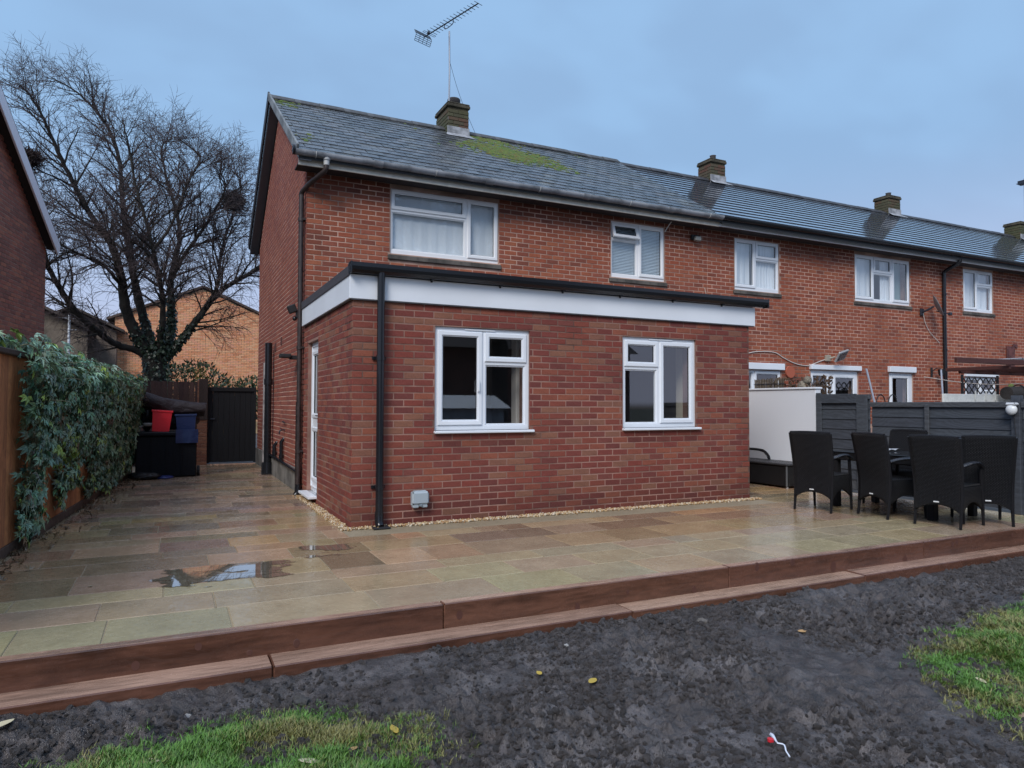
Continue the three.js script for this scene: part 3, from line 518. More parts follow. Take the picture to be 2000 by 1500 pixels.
const L2 = (w, h, m = 0.5) => [[0.045, 0.085, w * m - 0.025, h - 0.045, 'sash'], [w * m + 0.025, h * 0.66, w - 0.045, h - 0.045, 'sash'], [w * m + 0.025, 0.085, w - 0.045, h * 0.61, 'fix']];
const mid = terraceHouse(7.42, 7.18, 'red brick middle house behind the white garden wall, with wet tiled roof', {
  own: true,
  windows: [
    { x: 0.67, y: 3.535, w: 1.21, h: 1.04, stone: 1, cells: L2(1.21, 1.04, 0.47), curtain: [{ geo: drape(0.55, 1.17, 0.05, 1.0, -0.12, 8, 0.02) }, { geo: drape(0.05, 0.5, 0.05, 1.0, -0.12, 3, 0.01) }] },
    { x: 4.09, y: 3.545, w: 1.85, h: 1.05, stone: 1, cells: [[0.045, 0.085, 0.60, 1.005, 'sash'], [0.65, 0.70, 1.22, 1.005, 'sash'], [0.65, 0.085, 1.22, 0.65, 'fix'], [1.27, 0.085, 1.805, 1.005, 'sash']], curtain: [{ geo: drape(0.05, 0.62, 0.05, 1.02, -0.12, 3, 0.01) }, { geo: drape(0.95, 1.25, 0.05, 1.02, -0.12, 4, 0.02) }, { geo: drape(1.3, 1.8, 0.05, 1.02, -0.2, 3, 0.012), mat: mat([0.28, 0.4, 0.42]) }] },
    { x: 0.45, y: 1.0, w: 1.46, h: 1.0, dark: 1, header: 0.13, cells: [[0.045, 0.05, 0.70, 0.955, 'fix'], [0.76, 0.05, 1.415, 0.955, 'sash']] },
    { name: 'back_door', x: 2.72, y: 0.02, w: 1.46, h: 2.02, dark: 1, header: 0.10, cells: [[0.05, 1.42, 0.55, 1.93, 'sash'], [0.05, 0.1, 0.55, 1.36, 'fix'], [0.72, 0.9, 1.35, 1.90, 'sash'], [0.78, 0.14, 1.30, 0.8, 'fix']], label: 'white back door with glazed side light' },
    { name: 'back_door', x: 5.16, y: 0.02, w: 0.84, h: 2.02, dark: 1, header: 0.13, cells: [[0.10, 0.12, 0.70, 1.93, 'sash']], label: 'narrow white glazed door' },
  ],
});
chimney(mid, 2.66, -2.85, 0.46, 0.46, 7.36, { seed: 8, moss: 0.5, pot: [[0, 0], [0.075, 0], [0.07, 0.14], [0.08, 0.16], [0.05, 0.16], [0.05, 0.05]] });
{
  const dm = M.black, d = part('downpipe', tubeGeo(curve([[7.16, 4.68, 0.40], [7.15, 4.6, 0.37], [7.1, 4.5, 0.2], [7.08, 4.42, 0.07], [7.08, 4.3, 0.06], [7.08, 2, 0.06], [7.08, 0, 0.06]], 50), 0.042, 12), dm, mid);
  for (const y of [3.9, 2.6]) part('pipe_bracket', new MB().geo(new THREE.CylinderGeometry(0.05, 0.05, 0.05, 12), M4([7.08, y, 0.06])).build(), dm, d);
}
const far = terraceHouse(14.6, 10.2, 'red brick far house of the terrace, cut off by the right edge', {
  own: false, tiles: 120,
  windows: [
    { x: 0.71, y: 3.56, w: 1.21, h: 1.05, stone: 1, cells: L2(1.21, 1.05, 0.47), curtain: [{ geo: drape(0.05, 1.15, 0.05, 1.0, -0.12, 5, 0.012) }] },
    { x: 0.72, y: 0.95, w: 1.24, h: 1.05, dark: 1, header: 0.13, cells: L2(1.24, 1.05, 0.5) },
    { x: 4.2, y: 3.56, w: 1.8, h: 1.05, stone: 1, cells: L2(1.8, 1.05, 0.5), curtain: [{ geo: drape(0.05, 1.75, 0.05, 1.0, -0.12, 6, 0.012) }] },
  ],
  tint: (x, s, c, r) => { const g = clamp(fbm(x * 0.9, s * 1.3, 2) * 1.4 - 0.55 + smooth(x, 4, 7) * 0.5) * 0.6; return [lerp(c[0], 0.10, g), lerp(c[1], 0.12, g), lerp(c[2], 0.10, g)]; },
});
chimney(far, 2.05, -2.85, 0.50, 0.46, 7.34, { seed: 12, moss: 0.6, pot: [[0, 0], [0.075, 0], [0.07, 0.12], [0.08, 0.14], [0.05, 0.14], [0.05, 0.05]] });
chimney(far, 8.26, -2.7, 0.60, 0.5, 7.28, { seed: 15, moss: 1 });

// ---------------------------------------------------------------- the new extension
const ext = thing('house_extension', 'new flat-roofed red brick extension with white fascia and black gutter', 'extension', [0, 0, 0]);
{
  const t = ext, W = 5.53, H = 2.4, D = 2.958, br = new Bricks(t, 300);
  const holes = [[0.912, 1.0, 2.095, 2.163], [3.412, 1.0, 4.594, 2.163]];
  const front = part('front_wall', slab(rect(0, -0.05, W, H + 0.15), holes, 0.28), M.mortarNew, t);
  br.wall(front, { o: [-0.006, 0, 0], len: W + 0.006, y0: -0.003, y1: H + 0.08, holes, tones: TONES.ext, seed: 31, proud: 0.003, joint: 0.011, dirtShade: (u, y) => y < 0.16 ? 0.72 : y < 0.31 ? 0.86 : (y > 0.8 && y < 0.97 && ((u > 0.9 && u < 2.15) || (u > 3.4 && u < 4.65))) ? 0.82 : 1 });
  const lw = slab(rect(0, -0.05, D, H + 0.15), [[0.26, 0.10, 1.03, 2.14]], 0.28); lw.rotateY(-Math.PI / 2).translate(0, 0, -D);
  const side = part('side_wall', lw, M.mortarNew, t);
  br.wall(side, { o: [0, 0, -D], turn: -Math.PI / 2, len: D + 0.0, y0: -0.003, y1: H + 0.08, holes: [[0.26, 0.10, 1.03, 2.14]], tones: TONES.ext, seed: 35, proud: 0.003, joint: 0.011, brick: 0.19 });
  const rw = slab(rect(0, -0.05, D, H + 0.15), [], 0.2); rw.rotateY(Math.PI / 2).translate(W, 0, 0);
  const right = part('side_wall', rw, M.mortarNew, t);
  br.wall(right, { o: [W, 0, 0], turn: Math.PI / 2, len: D, y0: -0.003, y1: H + 0.08, tones: TONES.ext, seed: 38, proud: 0.003, joint: 0.011, single: false });
  br.finish();
  part('flat_roof', new MB().box(-0.02, 2.66, -D, W + 0.08, 2.735, 0.02, 0.01).build(), mat([0.05, 0.05, 0.055], { map: again(mottleMap, 0.8), roughness: 0.6 }), t);
  part('fascia_board', new MB().box(-0.045, H, 0.012, W + 0.09, 2.655, 0.034, 0.003).build(), M.upvc, t);
  part('fascia_board', new MB().box(-0.045, H, -D + 0.004, -0.012, 2.655, 0.010, 0.003).build(), M.upvc, t);
  part('fascia_trim', new MB().box(-0.058, 2.64, -D + 0.004, -0.0, 2.745, 0.03, 0.004).box(-0.03, H - 0.012, -D + 0.02, -0.012, H + 0.001, 0.006).box(-0.03, H - 0.012, 0.014, W + 0.07, H + 0.0, 0.03).build(), mat([0.06, 0.058, 0.065], { roughness: 0.5 }), t);
  const gut = part('gutter', ogeeGutter(W + 0.28, 0.105, 0.115).translate(-0.05, 2.765, 0.036), M.black, t);
  part('gutter_end_cap', new MB().box(-0.062, 2.652, 0.034, -0.046, 2.772, 0.154, 0.004).build(), M.black, gut);
  part('gutter_end_cap', new MB().box(W + 0.226, 2.652, 0.034, W + 0.242, 2.772, 0.154, 0.004).build(), M.black, gut);
  part('roof_edge', new MB().box(-0.05, 2.745, -0.05, W + 0.1, 2.775, 0.07, 0.008).build(), mat([0.09, 0.09, 0.10], { roughness: 0.5 }), t);
  for (let x = 0.85; x < W + 0.2; x += 0.83) part('gutter_bracket', new MB().box(x - 0.014, 2.645, 0.035, x + 0.014, 2.665, 0.10, 0.004).box(x - 0.01, 2.632, 0.035, x + 0.01, 2.648, 0.055, 0.003).build(), M.black, gut);
  const dp = part('downpipe', new MB().tube([V(0.275, 2.69, 0.09), V(0.275, 2.5, 0.085), V(0.275, 0.1, 0.085)], 0.040, 14).build(), M.black, t);
  for (const y of [1.78, 0.42]) part('pipe_bracket', new MB().geo(new THREE.CylinderGeometry(0.046, 0.046, 0.055, 14), M4([0.275, y, 0.085])).box(0.20, y - 0.018, 0.012, 0.35, y + 0.018, 0.03, 0.004).build(), M.black, dp);
  part('pipe_shoe', new MB().tube([V(0.275, 0.17, 0.085), V(0.275, 0.06, 0.085), V(0.275, 0.015, 0.115)], [0.046, 0.047, 0.044], 14).build(), M.black, dp);
  part('drain_cover', new MB().box(0.19, 0.0, 0.035, 0.37, 0.016, 0.20, 0.004).build(), M.blackMatt, t);

  const strip = (x0, x1, c) => ({ name: 'room_divider', geo: new MB().box(x0, -0.2, -0.55, x1, 1.3, -0.40, 0.01).build(), mat: mat(c, { roughness: 0.8 }) });
  makeWindow(t, 'window', { at: [0.912, 1.0, 0], w: 1.183, h: 1.163, reveal: 0.03, roomDepth: 2.2, roomMat: mat([0.22, 0.19, 0.18]), handleAt: [0.525, 0.46], vent: [0.36, 0.74], sill: { left: 0.012, right: 0.04, h: 0.03, out: 0.05 },
    cells: [[0.055, 0.075, 0.56, 1.10, 'sash'], [0.625, 0.80, 1.128, 1.10, 'sash'], [0.625, 0.06, 1.128, 0.745, 'fix']], label: 'white window left of the two in the extension', curtain: [strip(1.20, 1.42, [0.62, 0.57, 0.52])] });
  makeWindow(t, 'window', { at: [3.412, 1.0, 0], w: 1.182, h: 1.163, reveal: 0.03, roomDepth: 2.2, roomMat: mat([0.22, 0.19, 0.18]), vent: [0.42, 0.80], sill: { left: 0.012, right: 0.05, h: 0.03, out: 0.05 },
    cells: [[0.055, 0.80, 0.55, 1.10, 'sash'], [0.055, 0.06, 0.55, 0.745, 'fix'], [0.615, 0.075, 1.125, 1.10, 'sash']], label: 'white window right of the two in the extension', curtain: [strip(1.28, 1.62, [0.60, 0.54, 0.44])] });
  // side door, set back in the left wall
  const d = makeWindow(t, 'side_door', { at: [0, 0.10, -2.698], turn: -Math.PI / 2, w: 0.77, h: 2.04, reveal: 0.06, roomDepth: 1.2, cells: [[0.06, 0.10, 0.71, 1.98, 'none']].filter(() => false).concat([[0.11, 1.02, 0.66, 1.90, 'sash'], [0.11, 0.16, 0.66, 0.86, 'sash']]), label: 'white half-glazed side door', sill: { left: 0.0, right: 0.0, h: 0.035, out: 0.11 } });
  part('door_rail', new MB().geo(ring(0.05, 0.06, 0.72, 1.99, 0.014, -0.062, -0.045, 0.004)).build(), M.upvc, d);
  part('handle', new MB().box(0.66, 0.92, -0.045, 0.70, 1.12, -0.03, 0.004).box(0.60, 1.03, -0.03, 0.69, 1.05, 0.0, 0.005).build(), M.metal, d);
}

// ---------------------------------------------------------------- patio of wet sandstone slabs
const fenceX = (z) => -2.96 + (0.2 - z) * 0.0835;
M.slabStone = mat([1, 1, 1], { vertexColors: true, map: again(stoneMap, 0.9), bumpMap: again(nRiven(), 0.9), bumpScale: 0.004, roughness: 0.5, roughnessMap: again(roughMap, 0.8) });
function nRiven() { return tex(512, (k) => grey(0.5 + 0.7 * (nA[k] - 0.5) + 0.35 * (nC[k] - 0.5)), false); }
{
  const patio = new THREE.Group(); patio.name = 'patio'; patio.userData.kind = 'structure'; scene.add(patio);
  const bedMat = mat([0.34, 0.275, 0.18], { map: again(stoneMap, 1.1), roughness: 0.6, bumpMap: again(pitMap, 4), bumpScale: 0.004 });
  const bed = new MB(); bed.box(-3.4, -0.4, -9.1, 7.5, -0.0045, 2.945); part('patio_bed', bed.build(), bedMat, patio);
  const r = rng(404), front = [[0.415, 0.334, 0.202], [0.432, 0.347, 0.210], [0.395, 0.318, 0.198], [0.425, 0.337, 0.206]], back = [[0.386, 0.270, 0.153], [0.322, 0.225, 0.130], [0.264, 0.187, 0.113], [0.438, 0.299, 0.170], [0.413, 0.283, 0.172], [0.462, 0.289, 0.153], [0.290, 0.206, 0.123], [0.369, 0.264, 0.160], [0.497, 0.330, 0.192]];
  const rows = [0.475, 0.42, 0.29, 0.56]; let z1 = 2.942, k = 0; const slabs = [];
  while (z1 > -9.0) {
    const d = k < 4 ? rows[k] : [0.29, 0.44, 0.29, 0.58, 0.44][Math.floor(r() * 5)], z0 = Math.max(z1 - d, -9.02);
    let x = -3.3 - r() * 0.5;
    while (x < 7.4) {
      let w = d < 0.35 ? [0.29, 0.58, 0.87][Math.floor(r() * 3)] : d > 0.5 ? [0.58, 0.87, 0.44][Math.floor(r() * 3)] : [0.44, 0.66, 0.88, 0.58][Math.floor(r() * 4)];
      let spans = [[x, Math.min(x + w, 7.42)]]; x += w;
      const xl = fenceX((z0 + z1) / 2) + 0.07; spans = spans.map(([a, b]) => [Math.max(a, xl), b]).filter(([a, b]) => b - a > 0.05);
      const cutL = z1 < -2.9 ? -0.04 : -0.115, z1c = z1;
      if (z0 < 0.10) spans = spans.flatMap(([a, b]) => { const o = []; if (a < cutL) o.push([a, Math.min(b, cutL)]); if (b > 5.62) o.push([Math.max(a, 5.62), b]); return o; }).filter(([a, b]) => b - a > 0.05);
      for (const [a, b] of spans) slabs.push({ a, b, z0: z0, z1: z1c, k, i: slabs.length });
    }
    z1 = z0; k++;
  }
  for (const s of slabs) {
    s.front = s.z0 > 1.75; const P = s.front ? front : back, t = P[Math.floor(r() * P.length)];
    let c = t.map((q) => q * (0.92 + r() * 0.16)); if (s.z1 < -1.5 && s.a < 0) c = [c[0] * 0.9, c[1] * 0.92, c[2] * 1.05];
    const w = s.b - s.a - 0.0055, d = s.z1 - s.z0 - 0.0055, g = new MB(), u0 = r() * 5, v0 = r() * 5; g.geo(chamferBox(Math.max(w, 0.02), 0.03, Math.max(d, 0.02), 0.004), null, c);
    const flip = r() < 0.5; for (let q = 0; q < g.u.length; q += 2) { const a = g.u[q], b = g.u[q + 1]; g.u[q] = (flip ? -a : a) + u0; g.u[q + 1] = b + v0; }
    s.g = g.build(); s.p = V((s.a + s.b) / 2, -0.015 + (r() - 0.5) * 0.003, (s.z0 + s.z1) / 2); s.t = [(r() - 0.5) * 0.004, 0, (r() - 0.5) * 0.003];
  }
  const near = new Set(slabs.filter((s) => shown(s.p, 1.15)).sort((a, b) => a.p.distanceTo(CAM) - b.p.distanceTo(CAM)).slice(0, 300)), mb = new MB();
  for (const s of slabs) if (near.has(s)) { const m = part('paving_slab', s.g, M.slabStone, patio); m.position.copy(s.p); m.rotation.set(...s.t); } else { mb.geo(s.g, M4(s.p.toArray(), s.t)); mb.c.push(...s.g.attributes.color.array); }
  if (mb.count) part('slab_courses', mb.build(), M.slabStone, patio, 'stuff');
  // standing water: thin films with feathered rims, lying in the hollows of a few slabs
  const film = (cx, cz, w, d, seed, thr) => {
    const S = 512, alpha = tex(S, (k, x, y) => { const u = x / S, v = y / S, e = Math.min(u, 1 - u, v, 1 - v), n = fbm(u * w * 5 + seed, v * d * 8, seed, 5) * 0.75 + fbm(u * w * 22, v * d * 34, seed + 3, 3) * 0.25; const joint = Math.abs(((v * d + 0.12) % 0.29) - 0.145) < 0.004 ? 0.12 : 0; return grey(smooth(n - joint - 0.35 * (1 - smooth(e, 0.0, 0.28)), thr, thr + 0.11)); }, false);
    const m = mat([0.17, 0.14, 0.10], { phys: true, roughness: 0.03, ior: 1.7, clearcoat: 1, clearcoatRoughness: 0.0, transparent: true, alphaMap: alpha });
    struct('puddle', new THREE.PlaneGeometry(w, d).rotateX(-Math.PI / 2).translate(cx, 0.0042, cz), m);
  };
  film(-1.32, 1.52, 1.25, 0.80, 4.3, 0.33); film(-0.45, 1.02, 0.55, 0.7, 9.1, 0.38);
}
{ // pea gravel in the gap round the extension
  const g = new THREE.IcosahedronGeometry(1, 0), r = rng(91), n = 4200, im = shadowy(new THREE.InstancedMesh(g, mat([1, 1, 1], { roughness: 0.35 }), n)); im.name = 'gravel_strip'; im.userData = { kind: 'stuff', label: 'golden pea gravel in the gap along the extension wall', category: 'gravel' };
  const T = [[0.42, 0.27, 0.12], [0.52, 0.38, 0.20], [0.35, 0.20, 0.09], [0.55, 0.45, 0.30], [0.28, 0.17, 0.09], [0.6, 0.52, 0.40]];
  for (let k = 0; k < n; k++) { let x, z; if (k < n * 0.74) { x = -0.1 + Math.pow(r(), 0.9) * 5.75; z = 0.01 + r() * 0.105 + (r() < 0.12 ? r() * 0.07 : 0); } else { x = -0.012 - r() * 0.105 - (r() < 0.08 ? r() * 0.06 : 0); z = 0.11 - r() * 3.0; } const a = 0.006 + r() * 0.008; im.setMatrixAt(k, M4([x, 0.001 + r() * 0.012, z], [r() * 6, r() * 6, r() * 6], [a, a * 0.75, a * 1.2])); im.setColorAt(k, new THREE.Color().setRGB(...T[Math.floor(r() * 6)])); }
  scene.add(im);
}
{ // two tiers of sleepers
  const st = thing('timber_step', 'two-tier edging of reddish brown timber sleepers along the patio', 'sleeper step', [0, -0.35, 2.945]);
  const wood = (c) => mat(c, { vertexColors: true, map: again(plankMap, 0.45, 1.3), bumpMap: again(woodMap, 0.55, 1.6), bumpScale: 0.004, roughness: 0.5, roughnessMap: again(roughMap, 1.2) });
  const tones = [[0.150, 0.066, 0.042], [0.136, 0.060, 0.038], [0.162, 0.074, 0.046]], ms = tones.map(wood), kn = mat([0.085, 0.033, 0.022], { roughness: 0.6 }), r = rng(12);
  const run = (joints, y0, y1, z0, z1) => { for (let k = 0; k + 1 < joints.length; k++) { const a = joints[k] + 0.002, b = joints[k + 1] - 0.002, w = new MB(), y = (r() - 0.5) * 0.008, z = (r() - 0.5) * 0.006; w.geo(chamferBox(b - a, y1 - y0, z1 - z0, 0.007), null); for (let q = 0; q < w.u.length; q += 2) { w.u[q] += k * 0.37; w.u[q + 1] += k * 0.61 + y0; } for (let q = 0; q < w.count; q++) w.c.push(...(w.n[q * 3 + 1] > 0.9 ? [3.0, 4.3, 4.9] : [1, 1, 1])); const m = part('sleeper', w.build(), ms[k % 3], st); m.position.set((a + b) / 2, 0.35 + (y0 + y1) / 2 + y, (z0 + z1) / 2 + z); m.rotation.y = (r() - 0.5) * 0.0025;  // top faces painted paler: trodden dust, plus wet sky sheen put into colour
    for (let q = 0; q < 4; q++) { const kg = new THREE.CylinderGeometry(0.012 + r() * 0.022, 0.012 + r() * 0.022, 0.004, 12).rotateX(Math.PI / 2); const n = part('knot', kg, kn, m); n.position.set((r() - 0.5) * (b - a), (r() - 0.5) * (y1 - y0) * 0.7, (z1 - z0) / 2 - 0.0006); n.scale.set(1, 1 + r() * 0.8, 1); } } };
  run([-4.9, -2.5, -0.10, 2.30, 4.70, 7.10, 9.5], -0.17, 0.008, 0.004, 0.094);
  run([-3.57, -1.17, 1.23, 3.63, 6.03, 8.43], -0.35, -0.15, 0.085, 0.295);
}
// ---------------------------------------------------------------- bare soil and grass
const inPoly = (P, x, z) => { let c = false; for (let i = 0, j = P.length - 1; i < P.length; j = i++) if ((P[i][1] > z) !== (P[j][1] > z) && x < (P[j][0] - P[i][0]) * (z - P[i][1]) / (P[j][1] - P[i][1]) + P[i][0]) c = !c; return c; };
const edgeDist = (P, x, z) => { let m = 1e9; for (let i = 0, j = P.length - 1; i < P.length; j = i++) { const dx = P[i][0] - P[j][0], dz = P[i][1] - P[j][1], t = clamp(((x - P[j][0]) * dx + (z - P[j][1]) * dz) / (dx * dx + dz * dz)); m = Math.min(m, Math.hypot(x - P[j][0] - t * dx, z - P[j][1] - t * dz)); } return m; };
const nearer = ([x, z]) => [-1.691 + (x + 1.691) * 0.9616, 7.301 + (z - 7.301) * 0.9616];
const LAWN_A = [[-2.4, 4.4], [-2.13, 3.72], [-1.95, 3.62], [-1.68, 3.60], [-1.334, 3.54], [-1.046, 3.60], [-0.83, 3.79], [-0.614, 3.95], [-0.60, 4.17], [-0.72, 4.28], [-0.9, 4.5], [-1.6, 4.9]].map(([x, z]) => nearer([x, z + 0.06]));
const LAWN_B = [[2.60, 4.34], [3.0, 4.24], [3.36, 4.2], [3.75, 4.12], [4.6, 4.0], [5.5, 4.6], [5, 6.4], [2.4, 6.4], [1.85, 5.6], [1.95, 5.3], [2.15, 5.1], [2.08, 4.98], [2.2, 4.66]].map(([x, z]) => nearer([x + 0.10, z + 0.13]));
const bareSpots = [[2.70, 4.70, 0.15], [2.55, 4.98, 0.11], [2.3, 5.25, 0.12], [-1.25, 3.98, 0.10], [-0.82, 4.12, 0.07]].map(([x, z, s]) => [...nearer([x, z]), s]);
function lawn(x, z) {   // > 0 where grass grows
  let v = -1; for (const P of [LAWN_A, LAWN_B]) { const d = edgeDist(P, x, z); v = Math.max(v, inPoly(P, x, z) ? d : -d); }
  v += 0.22 * (fbm(x * 7, z * 7, 9, 3) - 0.5); for (const [a, b, s] of bareSpots) v = Math.min(v, Math.hypot((x - a) * 0.8, z - b) - s + 0.05 * (fbm(x * 12, z * 12, 2, 2) - 0.5)); return v;
}
function soilY(x, z) {
  let h = -0.215 + 0.07 * (fbm(x * 0.9, z * 0.9, 1, 3) - 0.5) + 0.055 * (fbm(x * 3.2 + z * 1.1, z * 2.4 - x * 0.7, 5, 3) - 0.5);
  const rough = 0.35 + 0.9 * smooth(fbm(x * 1.7, z * 1.7, 8, 3), 0.35, 0.65), calm = 1 - 0.75 * smooth(lawn(x, z), -0.05, 0.1);
  const n1 = noise3(x * 13, z * 13, 2), n2 = noise3(x * 27 + 4, z * 27, 7), n3 = noise3(x * 55, z * 55, 3);
  const n0 = noise3(x * 7.3, z * 7.3, 12), rg = 1 - Math.abs(2 * noise3(x * 17 + 3, z * 17, 6) - 1);
  h += rough * calm * (0.045 * n0 * n0 + 0.046 * n1 * n1 + 0.034 * n2 * n2 * n2 + 0.020 * rg * rg + 0.018 * n3 * n3 - 0.055);
  if (z < 3.55) h = lerp(h, -0.195 + (h + 0.215) * 0.45 - 0.02 * smooth(x, 1, 5), 1 - smooth(z, 3.24, 3.55));
  return h;
}
{
  const nx = 1000, nz = 290, x0 = -4.6, x1 = 7.4, za = 3.22, zb = 6.6, g = new THREE.PlaneGeometry(1, 1, nx, nz), P = g.attributes.position, U = g.attributes.uv, C = new Float32Array(P.count * 3);
  const dark = [0.074, 0.063, 0.060], pale = [0.138, 0.126, 0.126], tan = [0.36, 0.26, 0.17];
  for (let k = 0; k < P.count; k++) {
    const x = lerp(x0, x1, P.getX(k) + 0.5), z = lerp(za, zb, P.getY(k) + 0.5), y = soilY(x, z); P.setXYZ(k, x, y, z); U.setXY(k, x, z);
    const sm = smooth(fbm(x * 2.6 + z * 1.2, z * 3.4 - x * 0.8, 6, 4), 0.50, 0.66), sp = bareSpots.slice(0, 3).reduce((a, s) => Math.max(a, 1 - smooth(Math.hypot((x - s[0]) * 0.8, z - s[1]), s[2] * 0.55, s[2] * 1.1)), 0), tn = 0.55 + 0.9 * noise3(x * 19, z * 19, 5);
    for (let q = 0; q < 3; q++) C[k * 3 + q] = lerp(lerp(dark[q], pale[q], sm * 0.6) * tn * (noise3(x * 95, z * 95, 4) > 0.78 ? 0.55 : 1), tan[q] * tn * 0.8, sp * 0.9);
  }
  const I = g.index.array; for (let k = 0; k < I.length; k += 3) { const t = I[k + 1]; I[k + 1] = I[k + 2]; I[k + 2] = t; }
  g.setAttribute('color', new THREE.BufferAttribute(C, 3)); g.computeVertexNormals();
  M.soilNear = mat([1, 1, 1], { vertexColors: true, roughness: 0.7, roughnessMap: again(roughMap, 1.6), bumpMap: again(pitMap, 7), bumpScale: 0.010, map: again(grainMap, 2.3) });
  struct('soil', g, M.soilNear);
  struct('garden_soil', new MB().quad([-4.6, -0.33, 30], [30, -0.33, 30], [30, -0.33, 6.55], [-4.6, -0.33, 6.55]).quad([7.35, -0.33, 6.56], [30, -0.33, 6.56], [30, -0.33, 3.1], [7.35, -0.33, 3.1]).build(), M.soil);
  const ck = new THREE.IcosahedronGeometry(1, 1), CP2 = ck.attributes.position, rr = rng(3), seen = new Map();
  for (let k = 0; k < CP2.count; k++) { const key = [CP2.getX(k), CP2.getY(k), CP2.getZ(k)].map((q) => q.toFixed(3)).join(); if (!seen.has(key)) seen.set(key, 0.65 + rr() * 0.6); const s = seen.get(key); CP2.setXYZ(k, CP2.getX(k) * s, CP2.getY(k) * s, CP2.getZ(k) * s); } ck.computeVertexNormals();
  const r = rng(8), n = 42000, im = shadowy(new THREE.InstancedMesh(ck, mat([1, 1, 1], { roughness: 0.75, bumpMap: again(pitMap, 5), bumpScale: 0.01 }), n)); im.name = 'soil_clods'; im.userData = { kind: 'stuff', label: 'loose dark clods scattered over the bare soil', category: 'soil' };
  for (let k = 0; k < n; k++) { let x, z; do { x = -2.9 + r() * 8.8; z = 3.25 + Math.pow(r(), 1.1) * 2.5; } while (fbm(x * 2.2, z * 2.2, 4, 3) < 0.30 + r() * 0.28 || lawn(x, z) > 0.04); const a = 0.0028 + Math.pow(r(), 5) * 0.018; im.setMatrixAt(k, M4([x, soilY(x, z) + a * 0.12, z], [r() * 6, r() * 6, r() * 6], [a * (0.8 + r() * 0.6), a * (0.6 + r() * 0.3), a])); const t = 0.05 + r() * 0.06; im.setColorAt(k, new THREE.Color().setRGB(t * 1.1, t * 0.96, t * 0.92)); }
  scene.add(im);
  // grass tufts
  const tuft = (seed) => { const b = new MB(), q = rng(seed); for (let k = 0; k < 7; k++) { const a = q() * 6.283, x = (q() - 0.5) * 0.03, z = (q() - 0.5) * 0.03, h = 0.012 + q() * 0.028, lean = 0.008 + q() * 0.035, w = 0.0016 + q() * 0.0012, cx = Math.cos(a), cz = Math.sin(a), px = -cz * w, pz = cx * w, m = [x + cx * lean * 0.35, h * 0.62, z + cz * lean * 0.35], e = [x + cx * lean, h, z + cz * lean];
    b.quad([x - px, 0, z - pz], [x + px, 0, z + pz], [m[0] + px * 0.8, m[1], m[2] + pz * 0.8], [m[0] - px * 0.8, m[1], m[2] - pz * 0.8]).quad([m[0] - px * 0.8, m[1], m[2] - pz * 0.8], [m[0] + px * 0.8, m[1], m[2] + pz * 0.8], [e[0] + px * 0.15, e[1], e[2] + pz * 0.15], [e[0] - px * 0.15, e[1], e[2] - pz * 0.15]); } return b.build(); };
  const gm = new THREE.MeshPhysicalMaterial({ color: 0xffffff, roughness: 0.55, side: THREE.DoubleSide });
  for (const [name, P2, label, seed] of [['grass', LAWN_A, 'patch of green grass at the bottom left of the soil', 5], ['grass', LAWN_B, 'patch of green grass at the right edge of the soil', 6]]) {
    const q = rng(seed), spots = [], xs = P2.map((p) => p[0]), zs = P2.map((p) => p[1]), bx = [Math.min(...xs), Math.max(...xs)], bz = [Math.min(...zs), Math.max(...zs)], want = seed === 5 ? 9000 : 17000;
    let tries = 0; while (spots.length < want && tries++ < 400000) { const x = lerp(bx[0] - 0.2, bx[1] + 0.2, q()), z = lerp(bz[0] - 0.2, bz[1], q()); if (!shown(V(x, -0.27, z), 1.12)) continue; const l = lawn(x, z); if (edgeDist(P2, x, z) > 0.35 && !inPoly(P2, x, z)) continue; if (l > 0.05 ? q() < 0.98 : q() < smooth(l, -0.22, 0.06) * 0.4) spots.push([x, z, l]); }
    const im2 = shadowy(new THREE.InstancedMesh(tuft(seed), gm, spots.length)); im2.name = numbered(name); im2.userData = { kind: 'stuff', label, category: 'grass' };
    spots.forEach(([x, z, l], k) => { const s = (0.45 + 0.9 * q()) * (0.65 + 0.45 * smooth(l, -0.05, 0.2)), dry = smooth(fbm(x * 4, z * 4, 3, 3) + (q() - 0.5) * 0.3, 0.44, 0.70), v = 0.5 + 0.85 * q(); im2.setMatrixAt(k, M4([x, soilY(x, z) - 0.004, z], [(q() - 0.5) * 0.5, q() * 6.3, (q() - 0.5) * 0.5], [s * 1.1, s, s * 1.1])); im2.setColorAt(k, new THREE.Color().setRGB(lerp(0.088, 0.22, dry) * v, lerp(0.205, 0.205, dry) * v, lerp(0.028, 0.07, dry) * v)); });
    scene.add(im2);
  }
  // fallen leaves and scraps, one by one
  const leafG = (() => { const s = new THREE.Shape(); s.moveTo(0, -0.5); s.bezierCurveTo(0.34, -0.3, 0.34, 0.2, 0, 0.5); s.bezierCurveTo(-0.34, 0.2, -0.34, -0.3, 0, -0.5); const g2 = new THREE.ExtrudeGeometry(s, { depth: 0.012, bevelEnabled: false, curveSegments: 8 }); g2.rotateX(-Math.PI / 2); const p = g2.attributes.position; for (let k = 0; k < p.count; k++) p.setY(k, p.getY(k) + 0.5 * p.getX(k) * p.getX(k) * 2 + 0.25 * p.getZ(k) * p.getZ(k)); g2.computeVertexNormals(); return g2; })();
  const yel = mat([0.42, 0.30, 0.05], { roughness: 0.6, side: THREE.DoubleSide }), tanL = mat([0.40, 0.24, 0.10], { roughness: 0.7, side: THREE.DoubleSide }), paleL = mat([0.52, 0.46, 0.30], { roughness: 0.7, side: THREE.DoubleSide });
